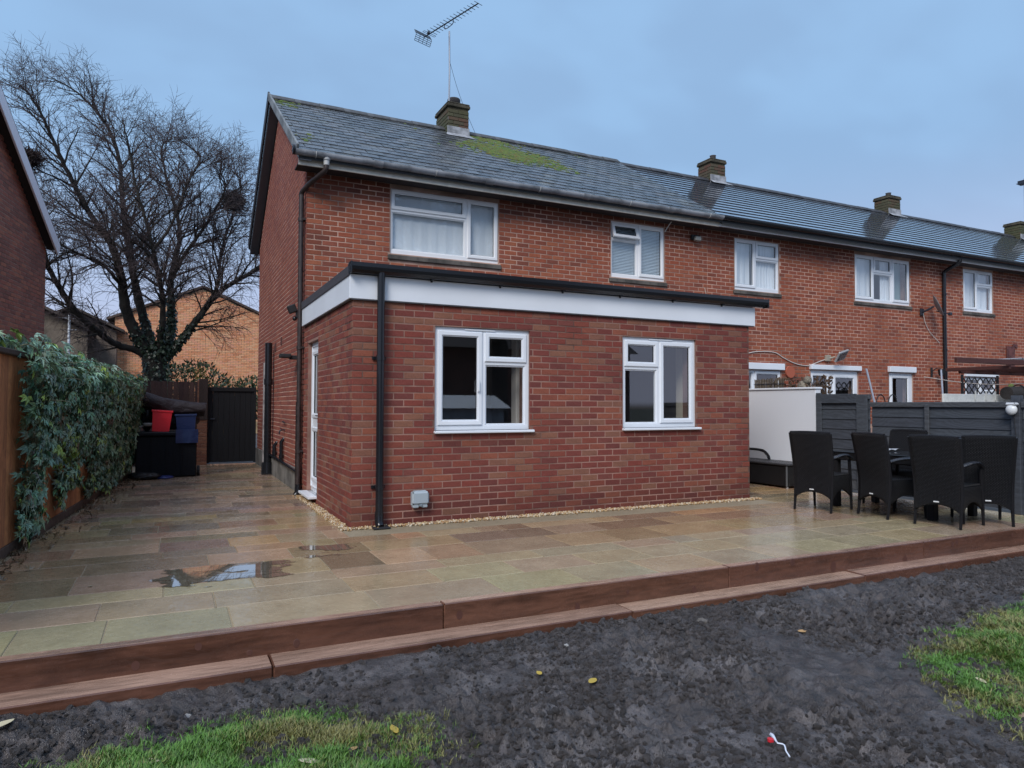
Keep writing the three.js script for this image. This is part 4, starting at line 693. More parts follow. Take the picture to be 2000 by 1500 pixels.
  const L = [[0.249, 3.684, 0.055, yel, 'small yellow leaf on the soil, left of the larger yellow one'], [0.491, 3.875, 0.08, yel, 'larger yellow leaf lying on the bare soil mid-picture'], [2.214, 3.834, 0.07, tanL, 'orange tan leaf on the soil below the right-hand sleepers'], [-0.71, 4.00, 0.08, yel, 'yellow leaf at the right end of the left grass patch'], [-0.93, 4.10, 0.05, tanL, 'tan leaf sunk in the left grass patch'], [-1.131, 4.15, 0.10, paleL, 'large pale leaf on the grass at the bottom edge'], [-2.19, 1.55, 0.05, paleL, 'pale leaf lying on the wet patio slabs', 0.004], [-2.39, 3.30, 0.12, paleL, 'pale leaf on the soil at the left picture edge'], [-1.76, 3.86, 0.10, paleL, 'curled pale leaf between soil and grass at bottom left'], [2.46, 4.86, 0.06, paleL, 'pale leaf on the right grass patch beside the bare spot']];
  L.forEach(([x1, z1, s, m, label, y], k) => { const [x, z] = y === undefined ? nearer([x1, z1]) : [x1, z1]; const o = single('fallen_leaf', leafG, m, label, 'leaf', undefined, [x, y ?? soilY(x, z) + 0.018, z]); o.scale.setScalar(s); o.rotation.set(0.2 * Math.sin(k * 3), k * 2.1, 0.25 * Math.cos(k * 5)); });
  const lt = new MB().tube(curve([[0, 0.02, 0], [-0.03, 0.03, 0.05], [-0.055, 0.025, 0.10], [-0.07, 0.03, 0.12]], 10), [0.004, 0.012, 0.013, 0.012, 0.01, 0.008, 0.006, 0.006, 0.006, 0.006, 0.003], 5).tube(curve([[-0.07, 0.03, 0.12], [-0.05, 0.03, 0.15], [-0.085, 0.02, 0.2], [-0.10, 0.01, 0.24]], 8), 0.005, 5).build();
  single('plastic_scrap', lt, mat([0.68, 0.72, 0.80], { roughness: 0.35 }), 'twisted strip of white plastic lying on the bare soil', 'litter', undefined, [0.80, soilY(0.80, 4.90) + 0.008, 4.90]).scale.setScalar(0.75);
  single('bottle_cap', new THREE.CylinderGeometry(0.014, 0.015, 0.012, 14), mat([0.55, 0.02, 0.03], { roughness: 0.4 }), 'small red cap lying beside the white plastic strip', 'bottle cap', undefined, [0.738, soilY(0.738, 4.96) + 0.016, 4.96]);
  const stone = (x1, z1, s, label, c) => { const [x, z] = nearer([x1, Math.max(z1, 3.36)]); const o = single('stone', ck, mat(c, { roughness: 0.8, bumpMap: again(pitMap, 3), bumpScale: 0.01 }), label, 'stone', undefined, [x, soilY(x, z) + s * 0.3, z]); o.scale.set(s, s * 0.7, s * 0.9); o.rotation.y = x * 7; };
  stone(1.75, 3.30, 0.035, 'grey stone resting against the lower sleeper near mid-right', [0.22, 0.20, 0.18]); stone(-1.05, 3.42, 0.05, 'dark stone on the soil above the left grass patch', [0.09, 0.085, 0.08]); stone(-1.6, 3.30, 0.022, 'small white stone on the soil below the left sleepers', [0.6, 0.58, 0.55]); stone(0.62, 3.32, 0.016, 'tiny white chip of stone near the lower sleeper', [0.65, 0.63, 0.6]);
}

// ---------------------------------------------------------------- fences and gates
const boardMat = (c, rx, ry) => mat(c, { map: (() => { const t = again(woodMap, rx, ry); t.rotation = Math.PI / 2; return t; })(), roughness: 0.75, bumpMap: (() => { const t = again(woodMap, rx, ry); t.rotation = Math.PI / 2; return t; })(), bumpScale: 0.003 });
const leftFence = thing('timber_fence', 'orange brown upright-board fence on the left, half hidden under ivy', 'fence', [-2.96, 0, 0.2], 1.4875);
{
  const r = rng(51), ms = [[0.47, 0.185, 0.072], [0.40, 0.155, 0.06], [0.52, 0.215, 0.082], [0.35, 0.135, 0.055]].map((c) => boardMat(c, 0.8, 1.2));
  for (let x = -3.0, k = 0; x < 7.3; x += 0.098, k++) { const g = new MB().geo(chamferBox(0.118, 1.62 + r() * 0.012, 0.016, 0.003)); for (let q = 0; q < g.u.length; q++) g.u[q] += k * 0.173; const b = part('fence_board', g.build(), ms[Math.floor(r() * 4)], leftFence); b.position.set(x + 0.05, 0.90, 0.002 + r() * 0.004); b.rotation.y = -0.09; b.rotation.z = (r() - 0.5) * 0.006; }
  const dk = boardMat([0.05, 0.032, 0.026], 0.8, 1.2);
  for (let x = -3.0; x < 7.2; x += 1.83) { part('fence_post', new MB().box(x - 0.05, -0.3, -0.12, x + 0.05, 1.72, -0.02, 0.006).build(), dk, leftFence); part('fence_cap', new MB().box(x, 1.695, -0.07, x + 1.826, 1.745, 0.065, 0.008).build(), dk, leftFence); }
  for (const y of [0.4, 1.0, 1.55]) part('fence_rail', new MB().box(-3, y, -0.06, 7.3, y + 0.05, -0.02, 0.004).build(), dk, leftFence);
  part('gravel_board', new MB().box(-3, -0.1, -0.015, 7.3, 0.09, 0.03, 0.005).build(), boardMat([0.09, 0.06, 0.045], 0.5, 0.5), leftFence);
}
const gate = thing('garden_gate', 'black upright-board gate closing the passage beside the end house', 'gate', [-1.02, 0, -9.0]);
{
  const gm = boardMat([0.006, 0.0065, 0.009], 0.8, 1.2), W = 0.985;
  for (let k = 0; k < 9; k++) { const b = part('gate_board', chamferBox(0.1085, 1.58, 0.022, 0.004), gm, gate); b.position.set(0.055 + k * 0.1095, 0.83, (k % 2) * 0.003); }
  for (const [x0, y0, x1, y1] of [[0.0, 1.56, W, 1.65], [0.0, 0.02, 0.05, 1.56], [W - 0.05, 0.02, W, 1.56]]) part('gate_frame', new MB().box(x0, y0, 0.012, x1, y1, 0.045, 0.005).build(), gm, gate);
  part('latch', new MB().box(0.06, 0.95, 0.03, 0.16, 0.985, 0.05, 0.004).build(), M.darkMetal, gate);
}
const pier = thing('brick_pier', 'orange brick gate pier with a dark board fixed to its top half', 'pier', [-1.22, 0, -8.85]);
{
  part('pier_core', new MB().box(0.006, 0, -0.21, 0.19, 1.80, -0.006).build(), M.mortarOld, pier);
  const r = rng(5), T = [[0.30, 0.13, 0.075], [0.26, 0.105, 0.065], [0.33, 0.15, 0.085]];
  for (let y = 0, k = 0; y < 1.74; y += 0.075, k++) { const gs2 = k % 2 ? [[0.0, 0.095], [0.1, 0.195]] : [[0, 0.195]]; for (const [a, b] of gs2) { const m = part('brick', brickGeo(b - a, 0.065, 0.006, T[Math.floor(r() * 3)], k % 4), M.brick, pier); m.position.set((a + b) / 2, y + 0.0325, 0); } const s = part('brick', brickGeo(0.2, 0.065, 0.006, T[Math.floor(r() * 3)], k % 4), M.brick, pier); s.position.set(0.195, y + 0.0325, -0.105); s.rotation.y = Math.PI / 2; }
  part('dark_board', new MB().box(0.03, 0.95, 0.008, 0.2, 1.82, 0.03, 0.004).build(), boardMat([0.045, 0.027, 0.022], 0.8, 1), pier);
}
const backFence = thing('timber_fence', 'dark brown board fence behind the storage box and tree trunk', 'fence', [-2.62, 0, -8.9]);
{
  const r = rng(61), ms = [[0.085, 0.045, 0.036], [0.07, 0.036, 0.03], [0.10, 0.052, 0.04], [0.06, 0.03, 0.027]].map((c) => boardMat(c, 0.8, 1.2));
  for (let x = 0, k = 0; x < 1.36; x += 0.104, k++) { const b = part('fence_board', chamferBox(0.1, 1.74 + r() * 0.02, 0.02, 0.003), ms[Math.floor(r() * 4)], backFence); b.position.set(x + 0.05, 0.88, r() * 0.008); b.rotation.z = (r() - 0.5) * 0.008; }
  part('fence_post', new MB().box(0.28, 0, 0.01, 0.40, 1.86, 0.10, 0.006).build(), boardMat([0.13, 0.075, 0.062], 0.8, 1), backFence);
}
const whiteWall = thing('garden_wall', 'smooth white rendered garden wall right of the extension', 'wall', [7.42, 0, -0.5]);
{
  const m = mat([0.74, 0.765, 0.80], { bumpMap: again(pitMap, 3), bumpScale: 0.0015, roughness: 0.85 });
  part('rendered_face', new MB().box(0, -0.05, -2.44, 0.12, 1.55, 0.0, 0.006).build(), m, whiteWall);
  part('coping', new MB().box(-0.02, 1.553, -2.44, 0.14, 1.585, 0.015, 0.006).build(), m, whiteWall);
}
const greyFence = thing('panel_fence', 'dark grey waney-board panel fence behind the rattan dining set', 'fence', [7.42, 0, -0.48]);
{
  const r = rng(71), ms = [[0.060, 0.070, 0.085], [0.068, 0.078, 0.092], [0.055, 0.063, 0.078], [0.080, 0.086, 0.096]].map((c) => mat(c, { map: again(woodMap, 0.6, 1.2), bumpMap: again(woodMap, 0.6, 1.2), bumpScale: 0.004, roughness: 0.8 }));
  const panel = (z0, z1, top, boards) => { const h = (top - 0.12) / boards; for (let k = 0; k < boards; k++) { const b = part('fence_board', chamferBox(z1 - z0 - 0.01, h + 0.035, 0.016, 0.005), ms[Math.floor(r() * 4)], greyFence); b.position.set(0.03 - r() * 0.004, 0.06 + h * (k + 0.5), (z0 + z1) / 2); b.rotation.order = 'YXZ'; b.rotation.y = -Math.PI / 2; b.rotation.x = -0.09; b.rotation.z = (r() - 0.5) * 0.01; } 
    part('panel_rail', new MB().box(-0.012, top - 0.07, z0, 0.05, top, z1, 0.005).build(), ms[3], greyFence); };
  panel(0.0, 0.92, 1.46, 9); panel(0.94, 2.84, 1.345, 9); panel(2.94, 4.8, 1.345, 9);
  for (const [z0, w, top, d] of [[0.0, 0.10, 1.49, 0.03], [0.72, 0.18, 1.45, 0.03]]) part('panel_batten', new MB().box(-0.022, 0.05, z0, 0.0, top, z0 + w, 0.004).build(), ms[1], greyFence);
  part('panel_rail', new MB().box(-0.024, 1.33, 0.10, 0.0, 1.47, 0.72, 0.004).build(), ms[0], greyFence);
  part('panel_batten', new MB().box(-0.026, 0.05, 1.76, -0.006, 1.31, 1.82, 0.004).build(), ms[3], greyFence);
  part('fence_post', new MB().box(-0.03, -0.1, 2.84, 0.06, 1.42, 2.94, 0.006).build(), ms[2], greyFence);
}

// ---------------------------------------------------------------- the neighbouring house on the left
const leftHouse = thing('neighbour_house', 'dark brick house gable at the left edge with a pale sloping verge board', 'house', [-3.98, 0, -9.0], 1.414);
{
  const t = leftHouse, br = new Bricks(t, 300), W = 6.4;
  const g = part('gable_wall', slab([[-W, 0], [0, 0], [0, 4.35], [-W / 2, 6.35], [-W, 4.35]], [], 0.25), mat([0.34, 0.25, 0.20], { map: again(mottleMap, 0.5), roughness: 0.95 }), t);
  br.wall(g, { o: [-W, 0, 0], len: W, y0: 0, y1: 6.3, tones: TONES.left, seed: 91, top: (u) => 4.38 + (W / 2 - Math.abs(u - W / 2)) * 0.62, variants: 2 });
  br.finish();
  part('end_wall', new MB().box(-0.25, 0, -6, 0, 4.4, -0.25).build(), M.mortarOld, t);
  const vb = (x0, y0, x1, y1, z0, z1, th) => new MB().geo(chamferBox(Math.hypot(x1 - x0, y1 - y0), th, z1 - z0, 0.006), M4([(x0 + x1) / 2, (y0 + y1) / 2, (z0 + z1) / 2], [0, 0, Math.atan2(y1 - y0, x1 - x0)])).build();
  const bd = mat([0.82, 0.86, 0.92], { roughness: 0.5 });
  part('verge_board', vb(0.12, 4.33, -3.2, 6.40, 0.17, 0.205, 0.24), bd, t); part('verge_board', vb(-6.52, 4.33, -3.2, 6.40, 0.17, 0.205, 0.24), bd, t);
  part('verge_soffit', vb(0.12, 4.34, -3.2, 6.42, -0.02, 0.14, 0.02), M.soffit, t);
  const rm = mat([0.035, 0.035, 0.04], { roughness: 0.7, map: again(mottleMap, 1) });
  part('roof', new MB().geo(vb(0.22, 4.43, -3.2, 6.57, -6, 0.19, 0.06)).geo(vb(-6.62, 4.43, -3.2, 6.57, -6, 0.19, 0.06)).build(), rm, t);
}
// ---------------------------------------------------------------- houses seen through the tree
const ochre = thing('gabled_house', 'ochre brick gable of a house behind the bare tree', 'house', [-0.55, 0, -26]);
{
  const t = ochre, h = 3.35, br = new Bricks(t, 0);
  const g = part('gable_wall', slab([[-h, -0.5], [h, -0.5], [h, 4.85], [0, 6.30], [-h, 4.85]], [], 0.25), mat([0.42, 0.30, 0.17], { map: again(mottleMap, 0.5), roughness: 0.95 }), t);
  br.wall(g, { o: [-h, 0, 0], len: 2 * h, y0: 0.5, y1: 6.3, tones: TONES.ochre, seed: 14, single: false, variants: 1, top: (u) => 4.88 + (h - Math.abs(u - h)) * 0.43 });
  br.finish();
  const vb = (x0, y0, x1, y1, z0, z1, th) => new MB().geo(chamferBox(Math.hypot(x1 - x0, y1 - y0), th, z1 - z0, 0.01), M4([(x0 + x1) / 2, (y0 + y1) / 2, (z0 + z1) / 2], [0, 0, Math.atan2(y1 - y0, x1 - x0)])).build();
  part('roof', new MB().geo(vb(-h - 0.3, 4.80, 0, 6.42, -7, 0.12, 0.1)).geo(vb(h + 0.3, 4.80, 0, 6.42, -7, 0.12, 0.1)).build(), mat([0.11, 0.075, 0.06], { roughness: 0.9, map: again(mottleMap, 1) }), t);
  part('side_wall', new MB().box(-h, -0.5, -6.8, -h + 0.2, 4.8, -0.25).build(), mat([0.36, 0.22, 0.1], { roughness: 0.9 }), t);
}
function dullHouse(label, x, z, w, eave, ridge, turn, c) {
  const t = thing('distant_house', label, 'house', [x, 0, z], turn), b = new MB();
  b.quad([-w, -0.5, 0], [w, -0.5, 0], [w, eave, 0], [-w, eave, 0]).quad([w, -0.5, 0], [w, -0.5, -7], [w, eave, -7], [w, eave, 0]).quad([-w, -0.5, -7], [-w, -0.5, 0], [-w, eave, 0], [-w, eave, -7]).quad([w, -0.5, -7], [-w, -0.5, -7], [-w, eave, -7], [w, eave, -7]);
  b.quad([-w, eave, 0], [w, eave, 0], [0, ridge, 0], [0, ridge, 0]).quad([w, eave, -7], [-w, eave, -7], [0, ridge, -7], [0, ridge, -7]);
  part('wall', b.build(), mat(c, { map: again(mottleMap, 0.35), bumpMap: again(pitMap, 1), bumpScale: 0.02, roughness: 0.95 }), t);
  const R = new MB(); for (const s of [-1, 1]) { const len = Math.hypot(w + 0.3, ridge - eave + 0.1); R.geo(chamferBox(len, 0.1, 7.5, 0.01), M4([s * (w + 0.3) / 2, (eave - 0.05 + ridge) / 2 + 0.06, -3.4], [0, 0, -s * Math.atan2(ridge - eave + 0.1, w + 0.3)])); }
  part('roof', R.build(), mat([0.085, 0.065, 0.055], { map: again(mottleMap, 0.7), roughness: 0.85 }), t); return t;
}
dullHouse('grey-brown house with sloping roof line beside the left brick gable', -7.9, -22, 3.4, 3.9, 5.6, 0.1, [0.22, 0.175, 0.135]);
dullHouse('dull brown house end left of the ochre gable, behind the low branch', -5.35, -25.5, 1.55, 4.25, 5.05, 0.0, [0.20, 0.155, 0.125]);
{
  const p = thing('white_pole', 'white pole with two crossbars seen through the branches', 'pole', [-4.78, 0, -19.6]);
  part('pole_shaft', new THREE.CylinderGeometry(0.035, 0.045, 4.2, 10).translate(0, 2.1, 0), mat([0.62, 0.65, 0.7], { roughness: 0.5 }), p);
  part('crossbar', new THREE.CylinderGeometry(0.014, 0.014, 0.5, 6).rotateZ(1.52).translate(-0.05, 4.08, 0), M.metal, p); part('crossbar', new THREE.CylinderGeometry(0.014, 0.014, 0.42, 6).rotateZ(1.62).translate(0.05, 3.7, 0), M.metal, p);
}
// ---------------------------------------------------------------- the bare tree
M.bark = mat([0.052, 0.047, 0.040], { map: again(mottleMap, 1.6), bumpMap: again(streakMap, 3), bumpScale: 0.03, roughness: 0.95 });
M.twig = mat([0.075, 0.055, 0.056], { roughness: 0.85 });
const LIMBS = {
  a: [[-2.17, 2.40, -12.00], [-2.55, 2.60, -11.90], [-2.80, 2.65, -11.80], [-3.19, 2.88, -11.50], [-3.66, 3.34, -11.10], [-3.98, 3.85, -10.80], [-4.18, 4.31, -10.60], [-4.27, 4.76, -10.40], [-4.41, 5.24, -10.20], [-4.58, 5.71, -10.00]],
  b: [[-2.22, 2.46, -12.00], [-2.56, 3.07, -11.90], [-2.75, 3.61, -11.80], [-2.80, 4.08, -11.70], [-2.91, 4.63, -11.70], [-3.11, 5.20, -11.60], [-3.44, 5.74, -11.50], [-3.74, 6.42, -11.30], [-4.01, 7.08, -11.10], [-4.29, 7.88, -10.90], [-4.55, 8.48, -10.70], [-4.74, 8.71, -10.60]],
  c: [[-2.13, 2.53, -12.00], [-2.38, 3.44, -12.30], [-2.57, 4.22, -12.50], [-2.70, 5.00, -12.60], [-2.81, 5.79, -12.70], [-2.91, 6.59, -12.80], [-2.97, 7.53, -12.90], [-3.12, 8.53, -13.00], [-3.53, 9.37, -13.00], [-3.98, 9.86, -13.00], [-4.53, 10.19, -13.00]],
  d: [[-2.04, 2.53, -11.90], [-1.95, 3.13, -11.60], [-1.94, 3.73, -11.40], [-2.03, 4.31, -11.20], [-2.18, 4.99, -11.00], [-2.31, 5.67, -10.90], [-2.54, 6.57, -10.80], [-2.68, 7.58, -10.70], [-2.81, 8.22, -10.60]],
  e: [[-1.93, 2.48, -12.00], [-1.77, 3.06, -12.10], [-1.76, 3.72, -12.20], [-1.78, 4.32, -12.30], [-1.69, 5.01, -12.50], [-1.58, 5.80, -12.70], [-1.68, 6.65, -12.90], [-1.94, 7.75, -13.10], [-2.04, 8.73, -13.20], [-1.80, 9.0, -13.20]],
  f: [[-1.84, 2.41, -12.00], [-1.54, 2.82, -11.80], [-1.17, 3.38, -11.70], [-0.87, 3.86, -11.60], [-0.55, 4.19, -11.50], [-0.20, 4.43, -11.40], [0.25, 4.78, -11.30], [0.63, 5.06, -11.20]],
  g: [[-0.95, 3.73, -11.60], [-0.71, 4.26, -11.80], [-0.63, 5.09, -12.00], [-0.47, 5.95, -12.20], [-0.25, 6.84, -12.40], [-0.15, 7.71, -12.50], [-0.39, 8.0, -12.50]],
  h: [[-1.75, 4.51, -12.30], [-1.43, 5.12, -11.90], [-1.09, 5.74, -11.60], [-0.76, 6.43, -11.40], [-0.61, 7.0, -11.20], [-0.74, 7.4, -11.10]],
  i: [[-2.82, 4.08, -11.70], [-3.14, 4.45, -11.20], [-3.51, 4.58, -10.80], [-3.91, 4.71, -10.50], [-4.21, 4.91, -10.30]],
  j: [[-2.15, 4.87, -11.00], [-1.83, 5.46, -10.80], [-1.60, 6.19, -10.70], [-1.40, 6.92, -10.60], [-1.20, 7.5, -10.60], [-1.66, 7.95, -10.60]],
  k: [[-2.66, 4.88, -12.60], [-3.08, 5.48, -13.20], [-3.52, 5.92, -13.60], [-4.13, 6.45, -13.90], [-4.60, 6.95, -14.00], [-5.05, 7.28, -14.00]],
};
const LIMB_R = { a: [0.095, 0.035], b: [0.15, 0.012], c: [0.13, 0.011], d: [0.085, 0.013], e: [0.125, 0.013], f: [0.105, 0.035], g: [0.055, 0.011], h: [0.06, 0.013], i: [0.045, 0.014], j: [0.042, 0.011], k: [0.046, 0.012] };
const treeBase = V(-2.05, -0.1, -12);
function buildTree(label, group) {
  const t = thing('bare_tree', label, 'tree', treeBase.toArray()), O = treeBase, r = rng(1234), rel = (q) => V(q[0] - O.x, (q[1] > 5 ? 5 + (q[1] - 5) * 0.84 : q[1]) - O.y, q[2] - O.z);
  const trunk = part('trunk', tubeGeo(curve([[0.08, 0, 0], [0.03, 1.1, 0.0], [0.0, 1.9, 0], [-0.05, 2.35, 0], [-0.08, 2.68, 0]], 14), [0.36, 0.33, 0.31, 0.30, 0.29, 0.285, 0.28, 0.275, 0.27, 0.27, 0.275, 0.28, 0.26, 0.21, 0.12], 16), M.bark, t);
  const wob = (pts, a) => pts.map((p, k) => k && k < pts.length - 1 ? p.clone().add(V((r() - 0.5) * a, (r() - 0.5) * a, (r() - 0.5) * a)) : p);
  const limbs = [];
  for (const k of Object.keys(LIMBS)) {
    const P = curve(LIMBS[k].map(rel), LIMBS[k].length * 4), [r0, r1] = LIMB_R[k], n = P.length, R = P.map((_, q) => (lerp(r0, r1, Math.pow(q / (n - 1), 0.8))) * (1 + 0.16 * (noise3(q * 0.7, k.charCodeAt(0), 2) - 0.5)));
    part('limb', tubeGeo(wob(P, 0.025), R, 10), M.bark, trunk); limbs.push({ P, R });
  }
  const bm = new MB(), tm = new MB(), seg = { sec: 0 }; const thin = [];
  const sprout = (p0, dir, len, r0, bend, n) => { const pts = [p0.clone()], d = dir.clone().normalize(); let p = p0.clone(); for (let k = 0; k < n; k++) { d.x += (r() - 0.5) * 0.34; d.z += (r() - 0.5) * 0.34; d.y += (r() - 0.5) * 0.28 + bend; d.normalize(); p = p.clone().addScaledVector(d, len / n); pts.push(p); } return { pts, R: pts.map((_, k) => r0 * (1 - 0.72 * k / n)) }; };
  const alongDir = (P, k) => P[Math.min(k + 1, P.length - 1)].clone().sub(P[Math.max(k - 1, 0)]).normalize();
  const side = (ax) => { const v = V(r() - 0.5, r() - 0.5, r() - 0.5); v.addScaledVector(ax, -v.dot(ax)); return v.normalize(); };
  const lenOf = (P) => { let s = 0; for (let k = 1; k < P.length; k++) s += P[k].distanceTo(P[k - 1]); return s; };
  const kids = (P, R, density, t0, fn) => { const L = lenOf(P), n = Math.round(L * density); for (let q = 0; q < n; q++) { const f = t0 + (1 - t0) * (q + r()) / n, x = f * (P.length - 1), k = Math.min(Math.floor(x), P.length - 2), p = P[k].clone().lerp(P[k + 1], x - k); fn(p, alongDir(P, k), f, R[k]); } };
  for (const l of limbs) kids(l.P, l.R, 7.6, 0.2, (p, ax, f, rr) => {
    const low = p.y < 5.3, out = side(ax), d = ax.clone().multiplyScalar(0.75 + r() * 0.6).add(out).add(V(0, low ? 0.05 : 0.1, 0)), len = (0.7 + r() * 1.35) * (1.12 - 0.68 * f);
    const s = sprout(p, d, len, Math.min(rr * 0.55, 0.022 + r() * 0.012), low ? -0.02 : 0.03, 6); bm.tube(s.pts, s.R, 5, null, false);
    kids(s.pts, s.R, 8, 0.1, (p2, ax2, f2, r2) => {
      const d2 = ax2.clone().add(side(ax2).multiplyScalar(0.9)).add(V(0, 0.1, 0)), s2 = sprout(p2, d2, (0.28 + r() * 0.6) * (1.1 - 0.4 * f2), Math.min(r2 * 0.6, 0.0085), p2.y < 4.2 ? -0.12 : (r() < 0.35 ? -0.09 : 0.02), 5); tm.tube(s2.pts, s2.R, 4, null, false);
      kids(s2.pts, s2.R, 13, 0.08, (p3, ax3) => { const s3 = sprout(p3, ax3.clone().add(side(ax3)), 0.14 + r() * 0.3, 0.0048, p3.y < 4.4 ? -0.16 : (r() < 0.4 ? -0.12 : 0.03), 3); tm.tube(s3.pts, s3.R, 3, null, false); });
    });
  });
  part('branches', bm.build(), M.bark, trunk, 'stuff'); part('twigs', tm.build(), M.twig, t, 'stuff');
  return { t, limbs, O };
}
const tree = buildTree('large bare winter tree behind the gate, its trunk clad in ivy');
{ // ivy on the lower trunk and limbs
  const s = new THREE.Shape([[0, -0.5], [0.42, -0.2], [0.3, 0.1], [0, 0.5], [-0.3, 0.1], [-0.42, -0.2]].map((q) => new THREE.Vector2(...q))), g = new THREE.ShapeGeometry(s), r = rng(66), im = shadowy(new THREE.InstancedMesh(g, new THREE.MeshPhysicalMaterial({ color: 0xffffff, roughness: 0.4, side: THREE.DoubleSide }), 5200)); im.name = 'ivy_leaves'; im.userData.kind = 'stuff';
  let n = 0; const put = (p, ax, R, thick) => { const v = V(r() - 0.5, r() - 0.5, r() - 0.5); v.addScaledVector(ax, -v.dot(ax)).normalize(); const q = p.clone().addScaledVector(v, R + r() * thick), m = new THREE.Matrix4().lookAt(V(), v.clone().add(V((r() - 0.5), (r() - 0.5) + 0.3, (r() - 0.5))).negate(), V(0, 1, 0)), a = 0.05 + r() * 0.05; m.scale(V(a, a, a)).setPosition(q); if (n < 5200) { im.setMatrixAt(n, m); const c = 0.5 + r(); im.setColorAt(n, new THREE.Color().setRGB(0.022 * c, 0.04 * c, 0.022 * c)); n++; } };
  for (let k = 0; k < 1200; k++) put(V(0.02, 1.2 + r() * 1.6, 0), V(0, 1, 0), 0.25, 0.12);
  const on = (l, a, b, cnt, th) => { for (let k = 0; k < cnt; k++) { const f = lerp(a, b, r() * r() * 0.5 + r() * 0.5), x = Math.floor(f * (l.P.length - 2)); put(l.P[x].clone().lerp(l.P[x + 1], r()), l.P[x + 1].clone().sub(l.P[x]).normalize(), l.R[x] * 0.9, th); } };
  on(tree.limbs[1], 0, 0.12, 220, 0.06); on(tree.limbs[2], 0, 0.14, 220, 0.05); on(tree.limbs[4], 0, 0.34, 700, 0.07); on(tree.limbs[5], 0, 0.4, 330, 0.05); on(tree.limbs[3], 0, 0.2, 160, 0.05);
  im.count = n; tree.t.add(im);
}
function nest(label, x, y, z, s, seed, drop) {
  const r = rng(seed), b = new MB(); for (let k = 0; k < 520; k++) { const v = V(r() - 0.5, (r() - 0.5) * 0.9, r() - 0.5).normalize().multiplyScalar(s * Math.pow(r(), 0.4)), d = V(r() - 0.5, (r() - 0.5) * 0.7, r() - 0.5).normalize().multiplyScalar(0.13 + r() * 0.12); v.y *= drop; b.tube([v.clone().sub(d), v.clone().add(V((r() - 0.5) * 0.06, (r() - 0.5) * 0.06, 0)), v.clone().add(d)], 0.006, 3, null, false); }
  single('bird_nest', b.build(), mat([0.055, 0.038, 0.036], { roughness: 0.95 }), label, 'nest', undefined, [x, y, z]);
}
nest('round twig nest in the right side of the bare tree', -0.34, 6.54, -12, 0.24, 5, 1); nest('flat twig nest high beside the left house verge', -4.62, 6.62, -10.8, 0.26, 6, 0.6);
{ // the tree and buildings at the garden's far end, behind the photographer: the panes mirror them
  const c = copyOf(tree.t, [10.2, -0.3, 18.5], 2.2, 'second bare tree at the far end of the garden, mirrored in the panes'); c.remove(c.children.find((q) => q.name === 'ivy_leaves')); c.scale.setScalar(1.65);
  const shed = thing('garden_shed', 'grey shed with pale shallow roof, mirrored in the extension windows', 'shed', [6.2, -0.33, 14.5]);
  part('shed_wall', new MB().box(-3.2, 0, -0.1, 2.4, 1.55, 2.2).build(), mat([0.45, 0.48, 0.52], { map: again(streakMap, 1), roughness: 0.7 }), shed);
  part('shed_roof', new MB().quad([-3.4, 1.5, -0.3], [-3.4, 1.95, 1.1], [2.6, 1.95, 1.1], [2.6, 1.5, -0.3]).quad([-3.4, 1.95, 1.1], [-3.4, 1.5, 2.4], [2.6, 1.5, 2.4], [2.6, 1.95, 1.1]).build(), mat([0.85, 0.87, 0.88], { roughness: 0.5 }), shed);
  const bh = thing('rear_house', 'dark brick house beyond the garden, mirrored low in the panes', 'house', [9, -0.33, 30]);
  part('wall', new MB().box(-14, 0, 0, 16, 5, 7).build(), mat([0.12, 0.06, 0.045], { map: again(mottleMap, 0.3), roughness: 0.9 }), bh);
  part('roof', new MB().quad([-14.4, 4.9, -0.4], [-14.4, 7.2, 3.5], [16.4, 7.2, 3.5], [16.4, 4.9, -0.4]).quad([-14.4, 7.2, 3.5], [-14.4, 4.9, 7.4], [16.4, 4.9, 7.4], [16.4, 7.2, 3.5]).build(), mat([0.07, 0.06, 0.055], { roughness: 0.8 }), bh);
}
